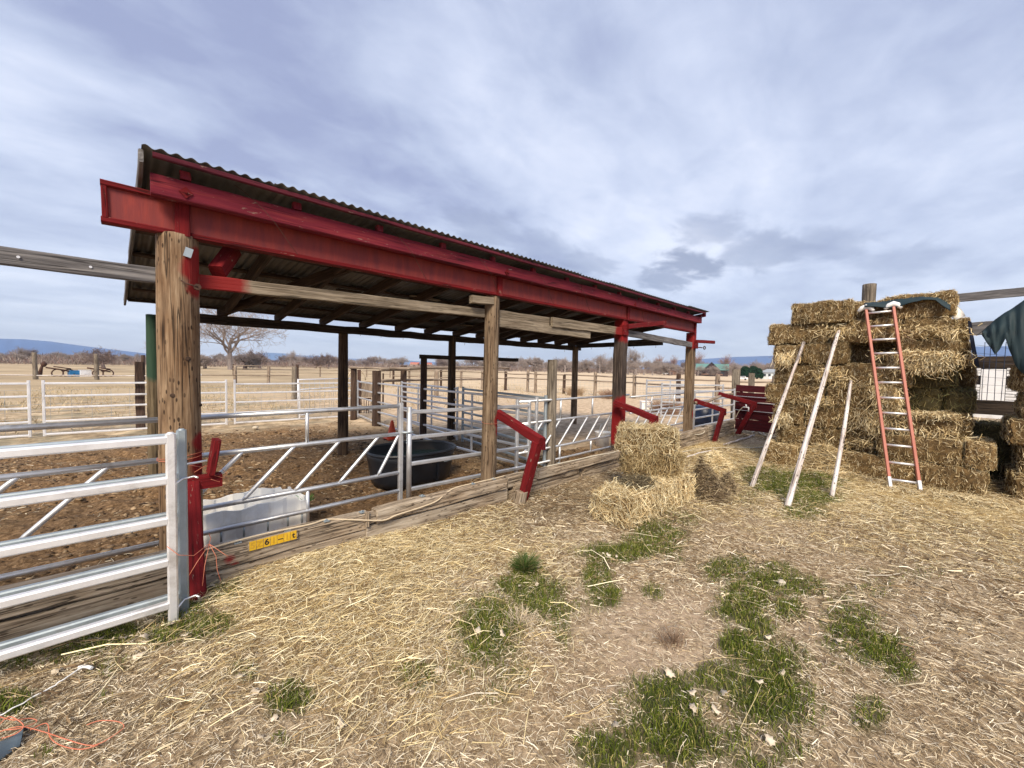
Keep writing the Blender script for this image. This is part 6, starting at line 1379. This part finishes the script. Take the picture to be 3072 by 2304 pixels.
house(2014, 175, 'small brown barn left of the last brown post', 'small_barn', [('wall', 'brownwall', lambda b: wallg(b, -1.9, 1.9, 0, 4, 1.4, 2.2, 'y')), ('roof', 'brownwall', lambda b: gable(b, -1.9, 1.9, 0, 4, 1.4, 2.3, 'y')), ('door', 'logwall', lambda b: b.box((0, -.04, .6), (1, .05, 1.2)))])
def vehicle(x, dist, Lm, Hm, m, label, name='parked_truck'):
    c = at_dist(x, dist); a = math.atan2(c.y, c.x)-math.pi/2; t = thing(name, label, 'vehicle', c, a, None)
    b = MB(); b.box((0, 0, Hm*.42), (Lm, 1.8, Hm*.4)); b.box((Lm*.12, 0, Hm*.74), (Lm*.42, 1.6, Hm*.34)); local('body', b.mesh('body'), M[m], t)
    b = MB(); b.box((Lm*.12, -.81, Hm*.75), (Lm*.34, .03, Hm*.2)); local('window', b.mesh('w'), M['glass'], t)
    for q in (-.3, .3): b = MB(); b.tube([(Lm*q, -.95, Hm*.2), (Lm*q, -.7, Hm*.2)], Hm*.2, 14); local('wheel', b.mesh('wh'), M['blackpl'], t)
vehicle(1999, 170, 2.6, 1.5, 'whitepaint', 'white vehicle parked left of the small brown barn'); vehicle(2226, 95, 2.2, .9, 'whitepaint', 'low white vehicle parked before the evergreens'); vehicle(1508, 230, 4, 2.0, 'whitepaint', 'white truck parked at the field edge behind the second post')
# things lying in the far left field
def boxthing(x, y, wpx, hpx, m, label):
    c = on_z(x, y); d = Vector((c.x, c.y, 0)).dot(Vector((math.cos(YAW), math.sin(YAW), 0))); w = wpx/FPX*d; h = hpx/FPX*d; a = math.atan2(c.y, c.x)-math.pi/2+.25
    t = thing('storage_box', label, 'box', c, a); b = MB(); b.box((0, w*.4, h*.48), (w, w*.8, h*.94)); local('body', b.mesh('b'), M[m], t); b = MB(); b.box((0, w*.4, h*.97), (w*1.04, w*.84, h*.06)); local('lid', b.mesh('l'), M[m], t)
    b = MB(); b.box((0, -.02, h*.5), (w*.5, .03, h*.06)); local('handle', b.mesh('h'), M[m], t)
boxthing(227, 1131, 24, 20, 'bluepanel', 'bright blue box standing in the far left field'); boxthing(259, 1131, 23, 21, 'whitepaint', 'white box beside the bright blue box'); 
boxthing(601, 1128, 7, 6, 'whitepaint', 'tiny white box right of the thick pole in the paddock')
def implement(x0, x1, y, label, seed, cat='farm implement'):
    r_ = random.Random(seed); a, c = on_z(x0, y), on_z(x1, y); t = thing('old_implement', label, cat, a.lerp(c, .5)); d = (c-a)
    b = MB(); b.tube([a+Vector((0, 0, .85)), a.lerp(c, .5)+Vector((0, 0, .7)), c+Vector((0, 0, .5))], .07, 6); b.build('beam', M['rust'], t)
    b = MB(); b.tube([a.lerp(c, .3)+Vector((0, 0, .95)), c+Vector((0, 0, .75))], .05, 6); b.build('draw_bar', M['rust'], t)
    for f_ in (.45, .9):
        p = a.lerp(c, f_); b = MB(); b.tube([p+Vector((.35*math.cos(q), .35*math.sin(q)*.3, .35+.35*math.sin(q))) for q in np.linspace(0, 2*math.pi, 15)], .05, 6); b.build('wheel', M['rust'], t)
implement(138, 214, 1131, 'rusty implement lying left of the bright blue box', 1); implement(262, 332, 1131, 'rusty long-beamed implement right of the white box', 2)
c = on_z(125, 1131); t = thing('iron_figure', 'dark rusty upright scrap iron left of the blue box', 'scrap', c); b = MB(); b.tube([c+Vector((-.15, 0, 0)), c+Vector((0, 0, .8)), c+Vector((.08, 0, 1.1))], [.18, .10, .08], 8); b.build('stem', M['rust'], t); b = MB(); b.tube([c+Vector((.12, 0, .9)), c+Vector((.15, 0, 1.15)), c+Vector((.16, 0, 1.4))], [.1, .22, .05], 8); b.build('head', M['rust'], t)
c = on_z(645, 1113); 
# ---------------------------------------------------------------- hills
def ridge(name, pts, dist, m, label, depth=600, base=-40):
    vs = []; xs = np.linspace(pts[0][0], pts[-1][0], 160); px_ = [p[0] for p in pts]; py_ = [p[1] for p in pts]; R_ = 7
    for i, x in enumerate(xs):
        y = np.interp(x, px_, py_)+ .6*mn.noise(Vector((x*.03, 0, dist)))+.3*mn.noise(Vector((x*.15, 0, dist)))
        d = ray(x, y); k = dist/math.hypot(d.x, d.y); top = EYE+d.z*k; dx, dy = d.x/math.hypot(d.x, d.y), d.y/math.hypot(d.x, d.y)
        for j in range(R_):
            f = j/(R_-1); rr = dist-depth+2*depth*f; z = base+(top-base)*(1-abs(2*f-1)**1.5)
            if j != R_//2: z += 14*mn.noise(Vector((x*.04, f*6, 3)))*(f > 0)*(f < 1)
            vs.append((dx*rr, dy*rr, z))
    fs = [(i*R_+j, (i+1)*R_+j, (i+1)*R_+j+1, i*R_+j+1) for i in range(len(xs)-1) for j in range(R_-1)]
    b = MB(); b.add(vs, fs, True); return tag(b.build(name, M[m], None), label, None, None, 'structure')
M['hill'] = plain('haze_blue_slopes', (.016, .07, .24), (.03, .10, .30), .95, 0, .002, rand=False)  # blue of the distant haze is mixed into the slope colour
M['hill2'] = plain('pale_haze_blue_slopes', (.05, .13, .30), (.07, .16, .36), .95, 0, .002, rand=False)  # paler slopes, haze blue in the base colour as well
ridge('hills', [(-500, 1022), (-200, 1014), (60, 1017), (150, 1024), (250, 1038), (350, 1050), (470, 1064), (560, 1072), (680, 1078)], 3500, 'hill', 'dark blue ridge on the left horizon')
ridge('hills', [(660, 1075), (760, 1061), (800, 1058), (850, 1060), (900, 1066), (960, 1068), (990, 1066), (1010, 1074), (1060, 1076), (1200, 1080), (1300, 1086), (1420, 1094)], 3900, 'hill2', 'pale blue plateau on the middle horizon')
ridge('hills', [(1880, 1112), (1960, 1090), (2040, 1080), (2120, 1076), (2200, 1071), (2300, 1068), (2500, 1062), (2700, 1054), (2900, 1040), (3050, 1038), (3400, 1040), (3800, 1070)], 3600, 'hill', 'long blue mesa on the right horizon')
# ---------------------------------------------------------------- air
hzm = newmat('haze'); nt_ = hzm.node_tree; oo = nt_.nodes.new('ShaderNodeOutputMaterial'); pv_ = nt_.nodes.new('ShaderNodeVolumePrincipled'); pv_.inputs['Color'].default_value = (.62, .78, 1.0, 1); pv_.inputs['Density'].default_value = HAZE if 'HAZE' in globals() else .00018
pv_.inputs['Anisotropy'].default_value = 0.0
nt_.links.new(pv_.outputs[0], oo.inputs['Volume'])
b = MB(); b.box((0, 0, 105), (9420, 9420, 310)); o = b.build('haze', hzm, None); o['kind'] = 'stuff'; tag(o, 'pale blue air between the field and the hills')
